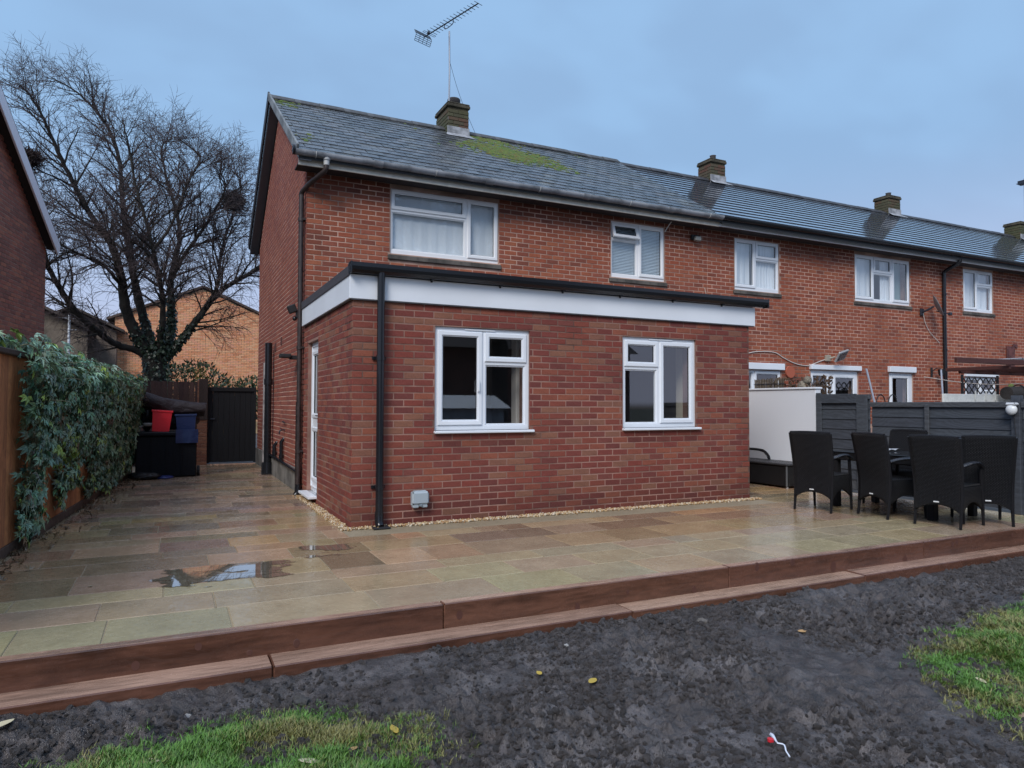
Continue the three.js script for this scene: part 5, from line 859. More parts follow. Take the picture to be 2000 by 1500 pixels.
// ---------------------------------------------------------------- climber on the left fence
{
  const t = thing('climbing_plant', 'thick blue-green leafy climber spilling over the left fence', 'climber', [-2.96, 0, 0.2], 1.4875), r = rng(303);
  const leaflet = (len, w) => [[0, 0, 0], [w, len * 0.45, 0.006], [0, len, -0.008], [-w, len * 0.45, 0.006]];
  const sprig = (seed, five) => { const b = new MB(), q = rng(seed), n = five ? 5 : 3; for (let k = 0; k < n; k++) { const a = (k - (n - 1) / 2) * (0.62 + q() * 0.12) + (q() - 0.5) * 0.1, L = (k === (n - 1) / 2 ? 1 : 0.82) * (0.85 + q() * 0.3), w = 0.17 + q() * 0.05, ca = Math.cos(a), sa = Math.sin(a), droop = 0.15 + q() * 0.3;
    const P = (x, y, z) => [x * ca + y * sa, y * ca - x * sa, z - droop * y * y]; const A = P(0, 0.08, 0), B = P(w, L * 0.45, 0.06), C = P(0, L, -0.02), D = P(-w, L * 0.45, 0.06), E2 = P(0, L * 0.45, 0); b.quad(A, B, C, E2).quad(A, E2, C, D); } return b.build(); };
  const lm = new THREE.MeshPhysicalMaterial({ color: 0xffffff, roughness: 0.34, side: THREE.DoubleSide });
  const spots = [[], [], []], strands = [];
  for (let k = 0; k < 36; k++) strands.push([0.2 + r() * 6.6, 0.15 + Math.pow(r(), 1.3) * 1.0, 0.08 + r() * 0.16]);
  strands.push([0.35, 0.1, 0.16], [0.75, 0.12, 0.16], [0.55, 0.3, 0.2], [1.9, 0.45, 0.15], [2.4, 0.35, 0.16], [4.3, 0.1, 0.14], [4.9, 0.12, 0.15], [5.5, 0.1, 0.14], [6.1, 0.15, 0.13], [3.6, 0.5, 0.14]);
  const want = 9000; let tries = 0, n = 0;
  while (n < want && tries++ < 400000) {
    const x = 0.12 + r() * 6.95, y = 0.08 + r() * 1.95; let d = 0;
    const topY = 1.88 + 0.10 * (fbm(x * 2.4, 3, 1, 3) - 0.4) - 0.02 * x; if (y > topY) continue;
    d = smooth(y, 0.95 + 0.55 * fbm(x * 1.7, 1, 5, 2) - 0.28, 1.45); if (x > 3.8) d = Math.max(d, 0.75 * smooth(x, 3.8, 4.6) * smooth(y, 0.12, 0.4));
    for (const [sx, sy, sw] of strands) if (y > sy) d = Math.max(d, Math.exp(-(((x - sx - 0.05 * Math.sin(y * 7 + sx)) / sw) ** 2)) * 0.75);
    d *= 0.35 + 0.9 * fbm(x * 4, y * 4, 7, 3); if (r() > d * 1.25) continue;
    const bulge = 0.08 + 0.17 * Math.sqrt(clamp((y - 0.5) / 1.2)) * (0.6 + 0.7 * fbm(x * 2, y * 2, 9, 2)), over = y > 1.66 ? -0.3 + r() * (0.3 + bulge) : 0.03 + Math.sqrt(r()) * bulge;
    spots[Math.floor(r() * 3)].push([x, y, over]); n++;
  }
  for (let g = 0; g < 3; g++) {
    const im = shadowy(new THREE.InstancedMesh(sprig(g * 7 + 3, g < 2), lm, spots[g].length)); im.name = 'foliage'; im.userData.kind = 'stuff';
    spots[g].forEach(([x, y, z], k) => { const s = 0.035 + Math.pow(r(), 1.6) * 0.085, c = 0.45 + r() * 0.9, yl = r() < 0.05 || (y > 0.5 && y < 0.95 && x > 0.9 && x < 2.2 && r() < 0.35) ? 1 : 0, top = y > 1.6; im.setMatrixAt(k, M4([x, y, z], [top ? -0.9 + (r() - 0.5) * 1.4 : -0.35 + (r() - 0.5) * 1.1, (r() - 0.5) * 1.5, Math.PI + (r() - 0.5) * 2.2, 'XYZ'], [s, s, s])); if (r() < 0.05) im.setColorAt(k, new THREE.Color().setRGB(0.13 * c, 0.085 * c, 0.045 * c)); else im.setColorAt(k, new THREE.Color().setRGB((yl ? 0.30 : 0.145 + 0.08 * r()) * c, (yl ? 0.42 : 0.275 + 0.06 * r()) * c, (yl ? 0.10 : 0.16 + r() * 0.07) * c)); });
    t.add(im);
  }
  const stems = new MB(); for (const [sx, sy] of strands) { const P = [V(sx, 1.72, 0.06), V(sx + 0.03, 1.5, 0.16), V(sx - 0.02, (1.5 + sy) / 2, 0.12), V(sx + 0.03, sy, 0.08)]; stems.tube(curve(P, 10), 0.006, 4, null, false); }
  for (let k = 0; k < 16; k++) { const x = 0.2 + r() * 6, y = 1.3 + r() * 0.5; stems.tube(curve([[x, y, 0.2], [x + 0.2, y + 0.06 * (r() - 0.3), 0.33], [x + 0.45, y - 0.05, 0.34], [x + 0.7, y - 0.2 * r(), 0.2]], 8), 0.0035, 4, null, false); }
  stems.tube(curve([[0.1, 1.78, 0.08], [0.18, 1.80, 0.12], [0.30, 1.72, 0.2], [0.38, 1.55, 0.2], [0.36, 1.35, 0.16]], 14), 0.006, 5, null, false);
  part('stems', stems.build(), mat([0.16, 0.15, 0.085], { roughness: 0.8 }), t, 'stuff');
  // edge litter along the fence foot
  const lg = sprig(3, false), im = shadowy(new THREE.InstancedMesh(lg, lm, 240)); im.name = 'leaf_litter'; im.userData = { kind: 'stuff', label: 'damp brown leaf litter along the foot of the left fence', category: 'leaf litter' };
  for (let k = 0; k < 240; k++) { const z = 1.2 - r() * 7.2, s = 0.03 + r() * 0.04; im.setMatrixAt(k, M4([fenceX(z) + 0.05 + Math.pow(r(), 2) * 0.3, 0.012 + r() * 0.01, z], [-1.5 + (r() - 0.5) * 0.6, r() * 6, 0], [s, s, s])); const c = 0.5 + r(); im.setColorAt(k, new THREE.Color().setRGB(0.10 * c, 0.07 * c, 0.035 * c)); }
  scene.add(im);
}
{ // shrub behind the gate
  const t = thing('shrub', 'leafy green shrub with a few yellow leaves behind the gate', 'shrub', [-0.75, 0, -10.4]), r = rng(17), s = new THREE.Shape([[0, 0], [0.22, 0.4], [0, 1], [-0.22, 0.4]].map((q) => new THREE.Vector2(...q))), g = new THREE.ShapeGeometry(s);
  const im = shadowy(new THREE.InstancedMesh(g, new THREE.MeshPhysicalMaterial({ color: 0xffffff, roughness: 0.5, side: THREE.DoubleSide }), 3600)); im.name = 'foliage'; im.userData.kind = 'stuff';
  for (let k = 0; k < 3600; k++) { let x, y, z; do { x = (r() - 0.5) * 2.1; y = 0.9 + r() * 1.45; z = (r() - 0.5) * 0.9; } while (y > 2.25 - 0.22 * (x + 1) - 0.12 * Math.sin(x * 5) + 0.3 * (fbm(x * 3, y, z * 3, 2) - 0.5)); const a = 0.06 + r() * 0.07, c = 0.5 + r() * 0.9, yl = Math.hypot(x + 0.35, y - 1.95) < 0.16 && r() < 0.6; im.setMatrixAt(k, M4([x, y, z], [(r() - 0.5) * 2, r() * 6.3, (r() - 0.5) * 2.4], [a, a, a])); if (r() < 0.05) im.setColorAt(k, new THREE.Color().setRGB(0.13 * c, 0.085 * c, 0.045 * c)); else im.setColorAt(k, new THREE.Color().setRGB((yl ? 0.30 : 0.062) * c, (yl ? 0.26 : 0.092) * c, (yl ? 0.05 : 0.042) * c)); }
  t.add(im);
  const st = new MB(); for (let k = 0; k < 14; k++) { const x = (r() - 0.5) * 1.6; st.tube(curve([[x * 0.4, 0, 0], [x * 0.7, 0.9, (r() - 0.5) * 0.4], [x, 1.7 + r() * 0.3, (r() - 0.5) * 0.6]], 6), [0.016, 0.014, 0.012, 0.01, 0.008, 0.006, 0.004], 5, null, false); } part('stem', st.build(), M.bark, t);
}

// ---------------------------------------------------------------- things fixed to the houses
{ // television aerial
  const t = thing('tv_aerial', 'long comb-like television aerial on a tall mast above the first chimney', 'aerial', [3.20, 7.0, -5.70]);
  part('mast', new MB().tube([V(0, 0.0, 0), V(0.02, 1.0, -0.02), V(0.045, 1.865, -0.115)], 0.017, 10).build(), mat([0.30, 0.33, 0.38], { metalness: 0.5, roughness: 0.5 }), t);
  const a = V(-0.345, 1.86, -0.55), b = V(0.207, 1.90, 1.0), d = b.clone().sub(a), dir = d.clone().normalize(), side = V(dir.z, 0, -dir.x), up = V(0, 1, 0);
  const boom = part('boom', new MB().tube([a, b], 0.012, 8).build(), M.darkMetal, t), el = (n, f, h, off) => { const p = a.clone().addScaledVector(d, f).addScaledVector(up, off || 0); part(n, new MB().tube([p.clone().addScaledVector(side, -h), p.clone().addScaledVector(side, h)], 0.0055, 5).build(), M.darkMetal, t); };
  for (let k = 0; k < 15; k++) el('director', 0.16 + k * 0.06, 0.13 - k * 0.0022);
  const rf = new MB(); for (const s of [-1, 1]) for (let k = 0; k < 4; k++) { const o = up.clone().multiplyScalar(s * (0.02 + k * 0.03)).addScaledVector(dir, -0.02 * k); rf.tube([a.clone().add(o).addScaledVector(side, -0.2), a.clone().add(o).addScaledVector(side, 0.2)], 0.006, 5); }
  for (const q of [-0.2, -0.1, 0, 0.1, 0.2]) rf.tube([a.clone().addScaledVector(side, q).addScaledVector(up, -0.11).addScaledVector(dir, -0.06), a.clone().addScaledVector(side, q), a.clone().addScaledVector(side, q).addScaledVector(up, 0.11).addScaledVector(dir, -0.06)], 0.005, 5);
  part('reflector', rf.build(), M.darkMetal, t);
  const dp = a.clone().addScaledVector(d, 0.09), dm = new MB(); dm.geo(chamferBox(0.05, 0.06, 0.06, 0.01), M4(dp.clone().add(V(0, 0.03, 0)).toArray())); for (const s of [-1, 1]) dm.tube([dp.clone(), dp.clone().addScaledVector(side, s * 0.15), dp.clone().addScaledVector(side, s * 0.15).addScaledVector(dir, 0.05), dp.clone().addScaledVector(dir, 0.05)], 0.005, 5); part('dipole', dm.build(), M.darkMetal, t);
  const c1 = a.clone().addScaledVector(d, 0.40), c2 = a.clone().addScaledVector(d, 0.56); part('boom_bracket', new MB().tube(curve([c1, c1.clone().add(V(0, -0.09, 0)), c1.clone().lerp(c2, 0.5).add(V(0, -0.11, 0)), c2.clone().add(V(0, -0.07, 0)), c2], 16), 0.008, 6).build(), M.darkMetal, t);
  part('aerial_cable', new MB().tube(curve([[0.02, 1.2, -0.02], [0.25, 0.72, -0.15], [0.47, 0.35, -0.25], [0.72, -0.05, -0.32]], 14), 0.004, 5).build(), M.darkMetal, t);
}
{ // aerial cut by the right edge
  const t = thing('tv_aerial', 'small aerial on a mast above the right-hand chimney, cut by the picture edge', 'aerial', [23.30, 7.0, -5.75]);
  part('mast', new MB().tube([V(0, 0, 0), V(0, 1.75, 0)], 0.022, 8).build(), M.metal, t);
  const b = new MB(); b.tube([V(-0.62, 1.46, 0.25), V(0.35, 1.62, -0.1)], 0.016, 6); for (let k = 0; k < 9; k++) { const f = k / 9, p = V(lerp(-0.5, 0.35, f), lerp(1.48, 1.62, f), lerp(0.2, -0.1, f)); b.tube([p.clone().add(V(-0.06, 0, -0.16)), p.clone().add(V(0.06, 0, 0.16))], 0.007, 4); } part('boom', b.build(), M.darkMetal, t);
  part('reflector', new MB().box(-0.68, 1.40, 0.15, -0.66, 1.52, 0.36, 0.004).build(), M.darkMetal, t);
}
{ // satellite dish
  const t = thing('satellite_dish', 'grey satellite dish on the middle house wall beside the black downpipe', 'satellite dish', [13.72, 3.42, -2.94]);
  const pts = []; for (let k = 0; k <= 10; k++) { const q = k / 10; pts.push(new THREE.Vector2(q * 0.25 + 0.001, q * q * 0.055)); } for (let k = 10; k >= 0; k--) { const q = k / 10; pts.push(new THREE.Vector2(q * 0.253 + 0.001, q * q * 0.055 - 0.008)); }
  const dish = part('dish', new THREE.LatheGeometry(pts, 28), mat([0.24, 0.25, 0.26], { roughness: 0.6, side: THREE.DoubleSide }), t); dish.position.set(0.12, 0.13, 0.26); dish.quaternion.setFromUnitVectors(V(0, 1, 0), V(0.55, 0.38, 0.74).normalize());
  part('bracket', new MB().box(-0.06, -0.06, 0, 0.06, 0.10, 0.03, 0.006).tube([V(0, 0.02, 0.02), V(0.02, 0.06, 0.14), V(0.08, 0.13, 0.24)], 0.022, 8).build(), M.darkMetal, t);
  part('receiver_arm', new MB().tube([V(0.10, 0.02, 0.28), V(0.36, -0.05, 0.42)], 0.011, 6).box(0.33, -0.08, 0.39, 0.41, -0.01, 0.46, 0.012).build(), M.darkMetal, t);
  part('dish_cable', new MB().tube(curve([[0.02, 0.0, 0.03], [0.10, -0.2, 0.015], [0.27, -0.42, 0.012], [0.50, -0.58, 0.012], [0.62, -0.66, 0.012]], 16), 0.008, 5).build(), mat([0.62, 0.60, 0.57], { roughness: 0.7 }), t);
}
{ // flood light over the neighbour's door
  const t = thing('flood_light', 'tilted flat flood light above the white back door', 'flood light', [10.72, 2.28, -2.945]);
  part('mount', new MB().box(-0.17, -0.06, 0, -0.04, 0.07, 0.06, 0.008).tube([V(-0.08, 0, 0.05), V(0.0, 0.03, 0.12)], 0.018, 8).build(), mat([0.36, 0.33, 0.27], { roughness: 0.7 }), t);
  const h = part('lamp_housing', chamferBox(0.34, 0.24, 0.045, 0.008), mat([0.40, 0.40, 0.40], { roughness: 0.4, metalness: 0.3 }), t); h.position.set(0.10, 0.05, 0.20); h.rotation.set(0.62, 0.25, 0.12);
  const g = part('lamp_glass', chamferBox(0.27, 0.18, 0.01, 0.003), mat([0.06, 0.065, 0.075], { roughness: 0.15 }), h); g.position.z = 0.023;
}
single('wall_cable', new MB().tube(curve([[8.40, 2.31, -2.94], [8.65, 2.352, -2.94], [9.16, 2.345, -2.94], [9.37, 2.253, -2.94], [9.73, 2.139, -2.94], [10.06, 2.117, -2.94], [10.40, 2.211, -2.94], [10.57, 2.26, -2.93]], 40), 0.009, 5).build(), mat([0.62, 0.58, 0.54], { roughness: 0.7 }), 'white cable looping along the brick wall to the flood light', 'cable');
single('wall_plaque', new THREE.CylinderGeometry(0.12, 0.125, 0.03, 24).rotateX(Math.PI / 2), mat([0.42, 0.11, 0.06], { roughness: 0.8 }), 'round terracotta plaque on the brick wall left of the back door', 'plaque', undefined, [9.54, 1.97, -2.925]);
{ const t = thing('wall_lantern', 'dark bracket lantern on the brick wall right of the narrow door', 'lantern', [14.05, 2.08, -2.945]); part('bracket', new MB().box(-0.03, -0.12, 0, 0.03, 0.1, 0.02, 0.004).tube(curve([[0, 0, 0.02], [0.04, 0.08, 0.1], [0.10, 0.08, 0.16]], 8), 0.012, 6).build(), M.blackMatt, t); part('lamp_body', new THREE.CylinderGeometry(0.075, 0.05, 0.15, 8).translate(0.10, -0.02, 0.17), M.blackMatt, t); }
{ const t = thing('soffit_light', 'small bulkhead light under the eaves near the party wall', 'light', [7.10, 4.44, -2.945]); part('light_base', new MB().box(-0.10, -0.05, 0, 0.10, 0.05, 0.05, 0.01).build(), M.blackMatt, t); part('light_cover', new MB().box(-0.055, -0.075, 0.03, 0.085, 0.015, 0.11, 0.015).build(), mat([0.30, 0.29, 0.26], { roughness: 0.5 }), t); }
single('loose_cable', new MB().tube(curve([[6.46, 4.66, -2.8], [6.43, 4.58, -2.86], [6.39, 4.47, -2.93]], 8), 0.009, 5).build(), mat([0.7, 0.68, 0.64], { roughness: 0.6 }), 'short white cable end hanging from the eaves beside the open vent window', 'cable');
single('loose_cable', new MB().tube(curve([[7.34, 3.52, -2.945], [7.36, 3.40, -2.93], [7.42, 3.26, -2.94]], 8), 0.006, 5).build(), mat([0.6, 0.5, 0.42], { roughness: 0.7 }), 'thin pale wire sticking out of the brickwork above the extension roof end', 'cable');
{ // lights and bits on the gable
  const t = thing('security_light', 'black security light on the gable just below the fascia level', 'light', [-0.008, 2.62, -3.42]); part('mount', new MB().box(-0.05, -0.05, -0.05, 0, 0.07, 0.05, 0.008).build(), M.blackMatt, t); const h = part('lamp_head', chamferBox(0.12, 0.12, 0.10, 0.012), M.blackMatt, t); h.position.set(-0.11, 0.08, 0.02); h.rotation.z = 0.4; part('sensor', new THREE.SphereGeometry(0.035, 12, 8).translate(-0.07, -0.06, 0.02), M.black, t);
  const w = thing('wall_lamp', 'flat black wall lamp sticking out of the gable beside the downpipe', 'lamp', [-0.008, 1.98, -3.55]); part('lamp_arm', new MB().box(-0.12, -0.02, -0.04, 0, 0.04, 0.04, 0.006).build(), M.blackMatt, w); part('lamp_head', new MB().box(-0.26, 0.0, -0.08, -0.10, 0.06, 0.08, 0.012).build(), M.blackMatt, w);
}
{ // weatherproof socket on the front wall
  const t = thing('outdoor_socket', 'pale grey weatherproof socket box low on the extension wall', 'socket box', [0.725, 0.265, 0.007]), m = mat([0.36, 0.42, 0.46], { roughness: 0.4 });
  part('back_box', new MB().box(-0.088, -0.07, 0, 0.088, 0.085, 0.05, 0.012).build(), m, t); part('lid', new MB().box(-0.096, -0.05, 0.045, 0.096, 0.09, 0.10, 0.018).box(-0.07, 0.085, 0.03, 0.07, 0.098, 0.08, 0.005).build(), m, t);
  part('cable_entry', new MB().box(-0.082, -0.086, 0.02, -0.015, -0.048, 0.085, 0.008).box(0.015, -0.086, 0.02, 0.082, -0.048, 0.085, 0.008).build(), m, t); part('clip', new MB().box(-0.016, -0.07, 0.07, 0.016, -0.045, 0.104, 0.004).build(), mat([0.2, 0.24, 0.27], { roughness: 0.4 }), t);
}
// ---------------------------------------------------------------- rattan furniture
M.rattan = mat([0.0075, 0.0075, 0.0098], { phys: true, specularIntensity: 0.75, map: again(weaveTint, 4.5), bumpMap: again(weaveHeight, 4.5), bumpScale: 0.009, roughness: 0.42 });
M.rattanLeg = mat([0.011, 0.0105, 0.0125], { phys: true, specularIntensity: 0.5, bumpMap: again(weaveHeight, 14), bumpScale: 0.003, roughness: 0.45 });
M.tag = mat([0.70, 0.71, 0.70], { roughness: 0.4 });
function bentPanel(hw, yb, yt, zf, th, nx = 12, ny = 26) {   // curved woven panel; hw(y) half width, yb(u) lower edge, zf(x, y) depth
  const p = [], uv = [], idx = []; for (const s of [0, 1]) for (let j = 0; j <= ny; j++) for (let i = 0; i <= nx; i++) { const u = i / nx * 2 - 1, b = yb(u), y = lerp(b, yt(u), j / ny), x = u * hw(y); p.push(x, y, zf(x, y) + (s ? -th / 2 : th / 2)); uv.push(x, y); }
  const W = nx + 1, N = W * (ny + 1); for (let j = 0; j < ny; j++) for (let i = 0; i < nx; i++) { const a = j * W + i; idx.push(a, a + 1, a + W + 1, a, a + W + 1, a + W, N + a, N + a + W + 1, N + a + 1, N + a, N + a + W, N + a + W + 1); }
  const rim = []; for (let i = 0; i <= nx; i++) rim.push(i); for (let j = 1; j <= ny; j++) rim.push(j * W + nx); for (let i = nx - 1; i >= 0; i--) rim.push(ny * W + i); for (let j = ny - 1; j > 0; j--) rim.push(j * W);
  for (let k = 0; k < rim.length; k++) { const a = rim[k], b = rim[(k + 1) % rim.length]; idx.push(a, N + a, N + b, a, N + b, b); }
  const g = new THREE.BufferGeometry(); g.setAttribute('position', new THREE.Float32BufferAttribute(p, 3)); g.setAttribute('uv', new THREE.Float32BufferAttribute(uv, 2)); g.setIndex(idx); g.computeVertexNormals(); return g;
}
function makeChair(label) {
  const t = thing('rattan_chair', label, 'chair', [0, 0, 0], 0, 'black rattan dining chairs round the patio table');
  const zb = (y) => y > 0.42 ? -0.235 - 0.085 * Math.pow((y - 0.42) / 0.54, 1.5) : -0.235 - 0.035 * Math.pow((0.42 - y) / 0.42, 2);
  const hw = (y) => 0.225 + 0.022 * smooth(y, 0.2, 0.96);
  part('backrest', bentPanel(hw, (u) => 0.235 - 0.075 * Math.pow(Math.abs(u), 2.4), (u) => 0.955 + 0.008 * (1 - u * u), (x, y) => zb(y) - 0.022 * (1 - (x / 0.25) ** 2) * smooth(y, 0.4, 0.7), 0.038), M.rattan, t);
  part('top_rail', tubeGeo([-1, -0.5, 0, 0.5, 1].map((u) => V(u * 0.247, 0.955 + 0.008 * (1 - u * u), zb(0.955) - 0.022 * (1 - u * u))), 0.021, 8), M.rattanLeg, t);
  for (const s of [-1, 1]) {
    const post = []; for (let k = 0; k <= 12; k++) { const y = k / 12 * 0.955; post.push(V(s * (hw(y) + 0.004), y, zb(y))); }
    part('leg', tubeGeo(post, post.map((q) => 0.015 + 0.006 * smooth(q.y, 0, 0.3)), 8), M.rattanLeg, t);
    part('leg', tubeGeo([V(s * 0.235, 0, 0.255), V(s * 0.235, 0.3, 0.235), V(s * 0.237, 0.62, 0.20)], [0.015, 0.021, 0.02], 8), M.rattanLeg, t);
    const arm = curve([[s * 0.245, 0.655, zb(0.65) + 0.01], [s * 0.262, 0.685, -0.10], [s * 0.262, 0.680, 0.08], [s * 0.25, 0.635, 0.215]], 12), ag = tubeGeo(arm, 0.019, 8); const AP = ag.attributes.position; for (let k = 0; k < AP.count; k++) AP.setX(k, s * 0.254 + (AP.getX(k) - s * 0.254) * 1.5); ag.computeVertexNormals();
    part('armrest', ag, mat([0.022, 0.024, 0.03], { roughness: 0.10, bumpMap: again(weaveHeight, 9), bumpScale: 0.002 }), t);
    const ap = bentPanel(() => 0.225, (u) => 0.27 - 0.10 * Math.pow(Math.abs(u), 2.2), () => 0.43, () => 0, 0.02, 10, 4); ap.rotateY(Math.PI / 2).translate(s * 0.232, 0, 0); part('side_skirt', ap, M.rattan, t);
  }
  const fp = bentPanel(() => 0.232, (u) => 0.27 - 0.10 * Math.pow(Math.abs(u), 2.2), () => 0.43, () => 0, 0.02, 10, 4); fp.translate(0, 0, 0.235); part('front_skirt', fp, M.rattan, t);
  part('seat', new MB().box(-0.235, 0.405, -0.225, 0.235, 0.455, 0.245, 0.012).build(), M.rattan, t);
  part('label_tag', new MB().box(-0.028, 0.262, zb(0.27) - 0.048, 0.028, 0.276, zb(0.27) - 0.0425, 0.002).build(), M.tag, t);
  return t;
}
{
  const A = makeChair('leftmost black rattan chair, its back to the camera, nearest the white wall'); A.position.set(5.63, 0, 1.13); A.rotation.y = 1.81;
  copyOf(A, [5.93, 0, 1.84], 1.37, 'second black rattan chair from the left, seen from behind');
  copyOf(A, [5.95, 0, 2.50], 1.72, 'third black rattan chair from the left, broadest and nearest the patio edge');
  copyOf(A, [6.47, 0, 2.54], 2.32, 'rightmost black rattan chair, partly behind the third one');
  copyOf(A, [6.82, 0, 1.22], -1.62, 'black rattan chair on the far side of the table, only its back top showing');
  const t = thing('patio_table', 'black rattan table with a wet glass top between the chairs', 'table', [6.42, 0, 1.62]);
  const W = 0.42, L = 0.68, y = 0.70;
  part('table_frame', new MB().box(-W, y - 0.10, -L, W, y, -L + 0.06, 0.01).box(-W, y - 0.10, L - 0.06, W, y, L, 0.01).box(-W, y - 0.10, -L + 0.06, -W + 0.06, y, L - 0.06, 0.01).box(W - 0.06, y - 0.10, -L + 0.06, W, y, L - 0.06, 0.01).box(-W + 0.06, y - 0.03, -L + 0.06, W - 0.06, y - 0.005, L - 0.06).build(), M.rattan, t);
  part('glass_top', new MB().box(-W - 0.01, y + 0.002, -L - 0.01, W + 0.01, y + 0.010, L + 0.01, 0.003).build(), mat([0.03, 0.035, 0.04], { roughness: 0.06 }), t);
  for (const sx of [-1, 1]) for (const sz of [-1, 1]) part('leg', new MB().box(sx * (W - 0.05) - 0.04, 0, sz * (L - 0.05) - 0.04, sx * (W - 0.05) + 0.04, y - 0.10, sz * (L - 0.05) + 0.04, 0.008).build(), M.rattanLeg, t);
  const sh = new THREE.PlaneGeometry(0.30, 0.16, 8, 5).rotateX(-Math.PI / 2), q = sh.attributes.position, r = rng(4); for (let k = 0; k < q.count; k++) q.setY(k, 0.006 + r() * 0.02); sh.computeVertexNormals();
  single('plastic_sheet', sh, mat([0.68, 0.70, 0.74], { roughness: 0.15, side: THREE.DoubleSide }), 'crumpled white plastic sheet lying on the glass table top', 'plastic sheet', undefined, [6.62, 0.716, 1.30]);
  const c = thing('drink_carton', 'small pale blue carton standing on the table by the third chair', 'carton', [6.15, 0.7101, 2.1], 0.4); part('carton_body', new MB().box(-0.035, 0, -0.035, 0.035, 0.10, 0.035, 0.004).build(), mat([0.16, 0.24, 0.46], { roughness: 0.4 }), c); part('carton_top', new MB().box(-0.035, 0.10, -0.006, 0.035, 0.13, 0.006, 0.003).box(-0.034, 0.098, -0.034, 0.034, 0.112, 0.034, 0.01).build(), mat([0.5, 0.55, 0.66], { roughness: 0.4 }), c);
}
{ // lounge seat beside the white wall
  const t = thing('rattan_lounger', 'low black rattan lounge seat with raised headrest along the white wall', 'lounger', [7.14, 0, -1.32]);
  part('base', new MB().box(-0.24, 0.03, -0.75, 0.24, 0.345, 0.72, 0.012).build(), M.rattan, t); part('seat_top', new MB().box(-0.26, 0.347, -0.77, 0.26, 0.385, 0.74, 0.012).build(), mat([0.035, 0.037, 0.042], { map: again(weaveTint, 9), bumpMap: again(weaveHeight, 9), bumpScale: 0.003, roughness: 0.35 }), t);
  for (const [x, z] of [[-0.2, 0.68], [0.2, 0.68], [-0.2, -0.7], [0.2, -0.7]]) part('foot', new THREE.CylinderGeometry(0.018, 0.018, 0.03, 8).translate(x, 0.015, z), mat([0.6, 0.62, 0.62]), t);
  part('corner_seam', new MB().box(-0.245, 0.03, 0.695, -0.235, 0.345, 0.725, 0.003).build(), mat([0.12, 0.13, 0.14], { roughness: 0.5 }), t);
  part('headrest_frame', tubeGeo(curve([[0.22, 0.385, -0.08], [0.22, 0.44, -0.10], [0.22, 0.515, -0.19], [0.22, 0.535, -0.3], [0.22, 0.535, -0.74]], 20), 0.022, 8), M.rattanLeg, t);
  part('headrest_panel', slab([[0.10, 0.388], [0.20, 0.51], [0.74, 0.515], [0.74, 0.388]], [], 0.012).rotateY(Math.PI / 2).translate(0.222, 0, 0), mat([0.40, 0.41, 0.43], { roughness: 0.8 }), t);
}
{ const t = thing('solar_lamp', 'white rounded solar lamp fixed to the grey fence post', 'lamp', [7.385, 1.27, 2.40]); const g = new THREE.SphereGeometry(0.062, 18, 12); g.scale(0.8, 1.05, 1); part('lamp_globe', g.translate(-0.05, -0.02, 0), mat([0.72, 0.74, 0.74], { roughness: 0.3 }), t); part('lamp_cap', new MB().box(-0.085, 0.03, -0.055, 0.01, 0.065, 0.055, 0.012).build(), mat([0.6, 0.62, 0.64], { roughness: 0.35 }), t); part('lamp_cord', new MB().tube(curve([[-0.02, -0.07, 0.01], [-0.025, -0.4, 0.03], [-0.02, -0.9, 0.0]], 8), 0.004, 5).build(), M.blackMatt, t); }
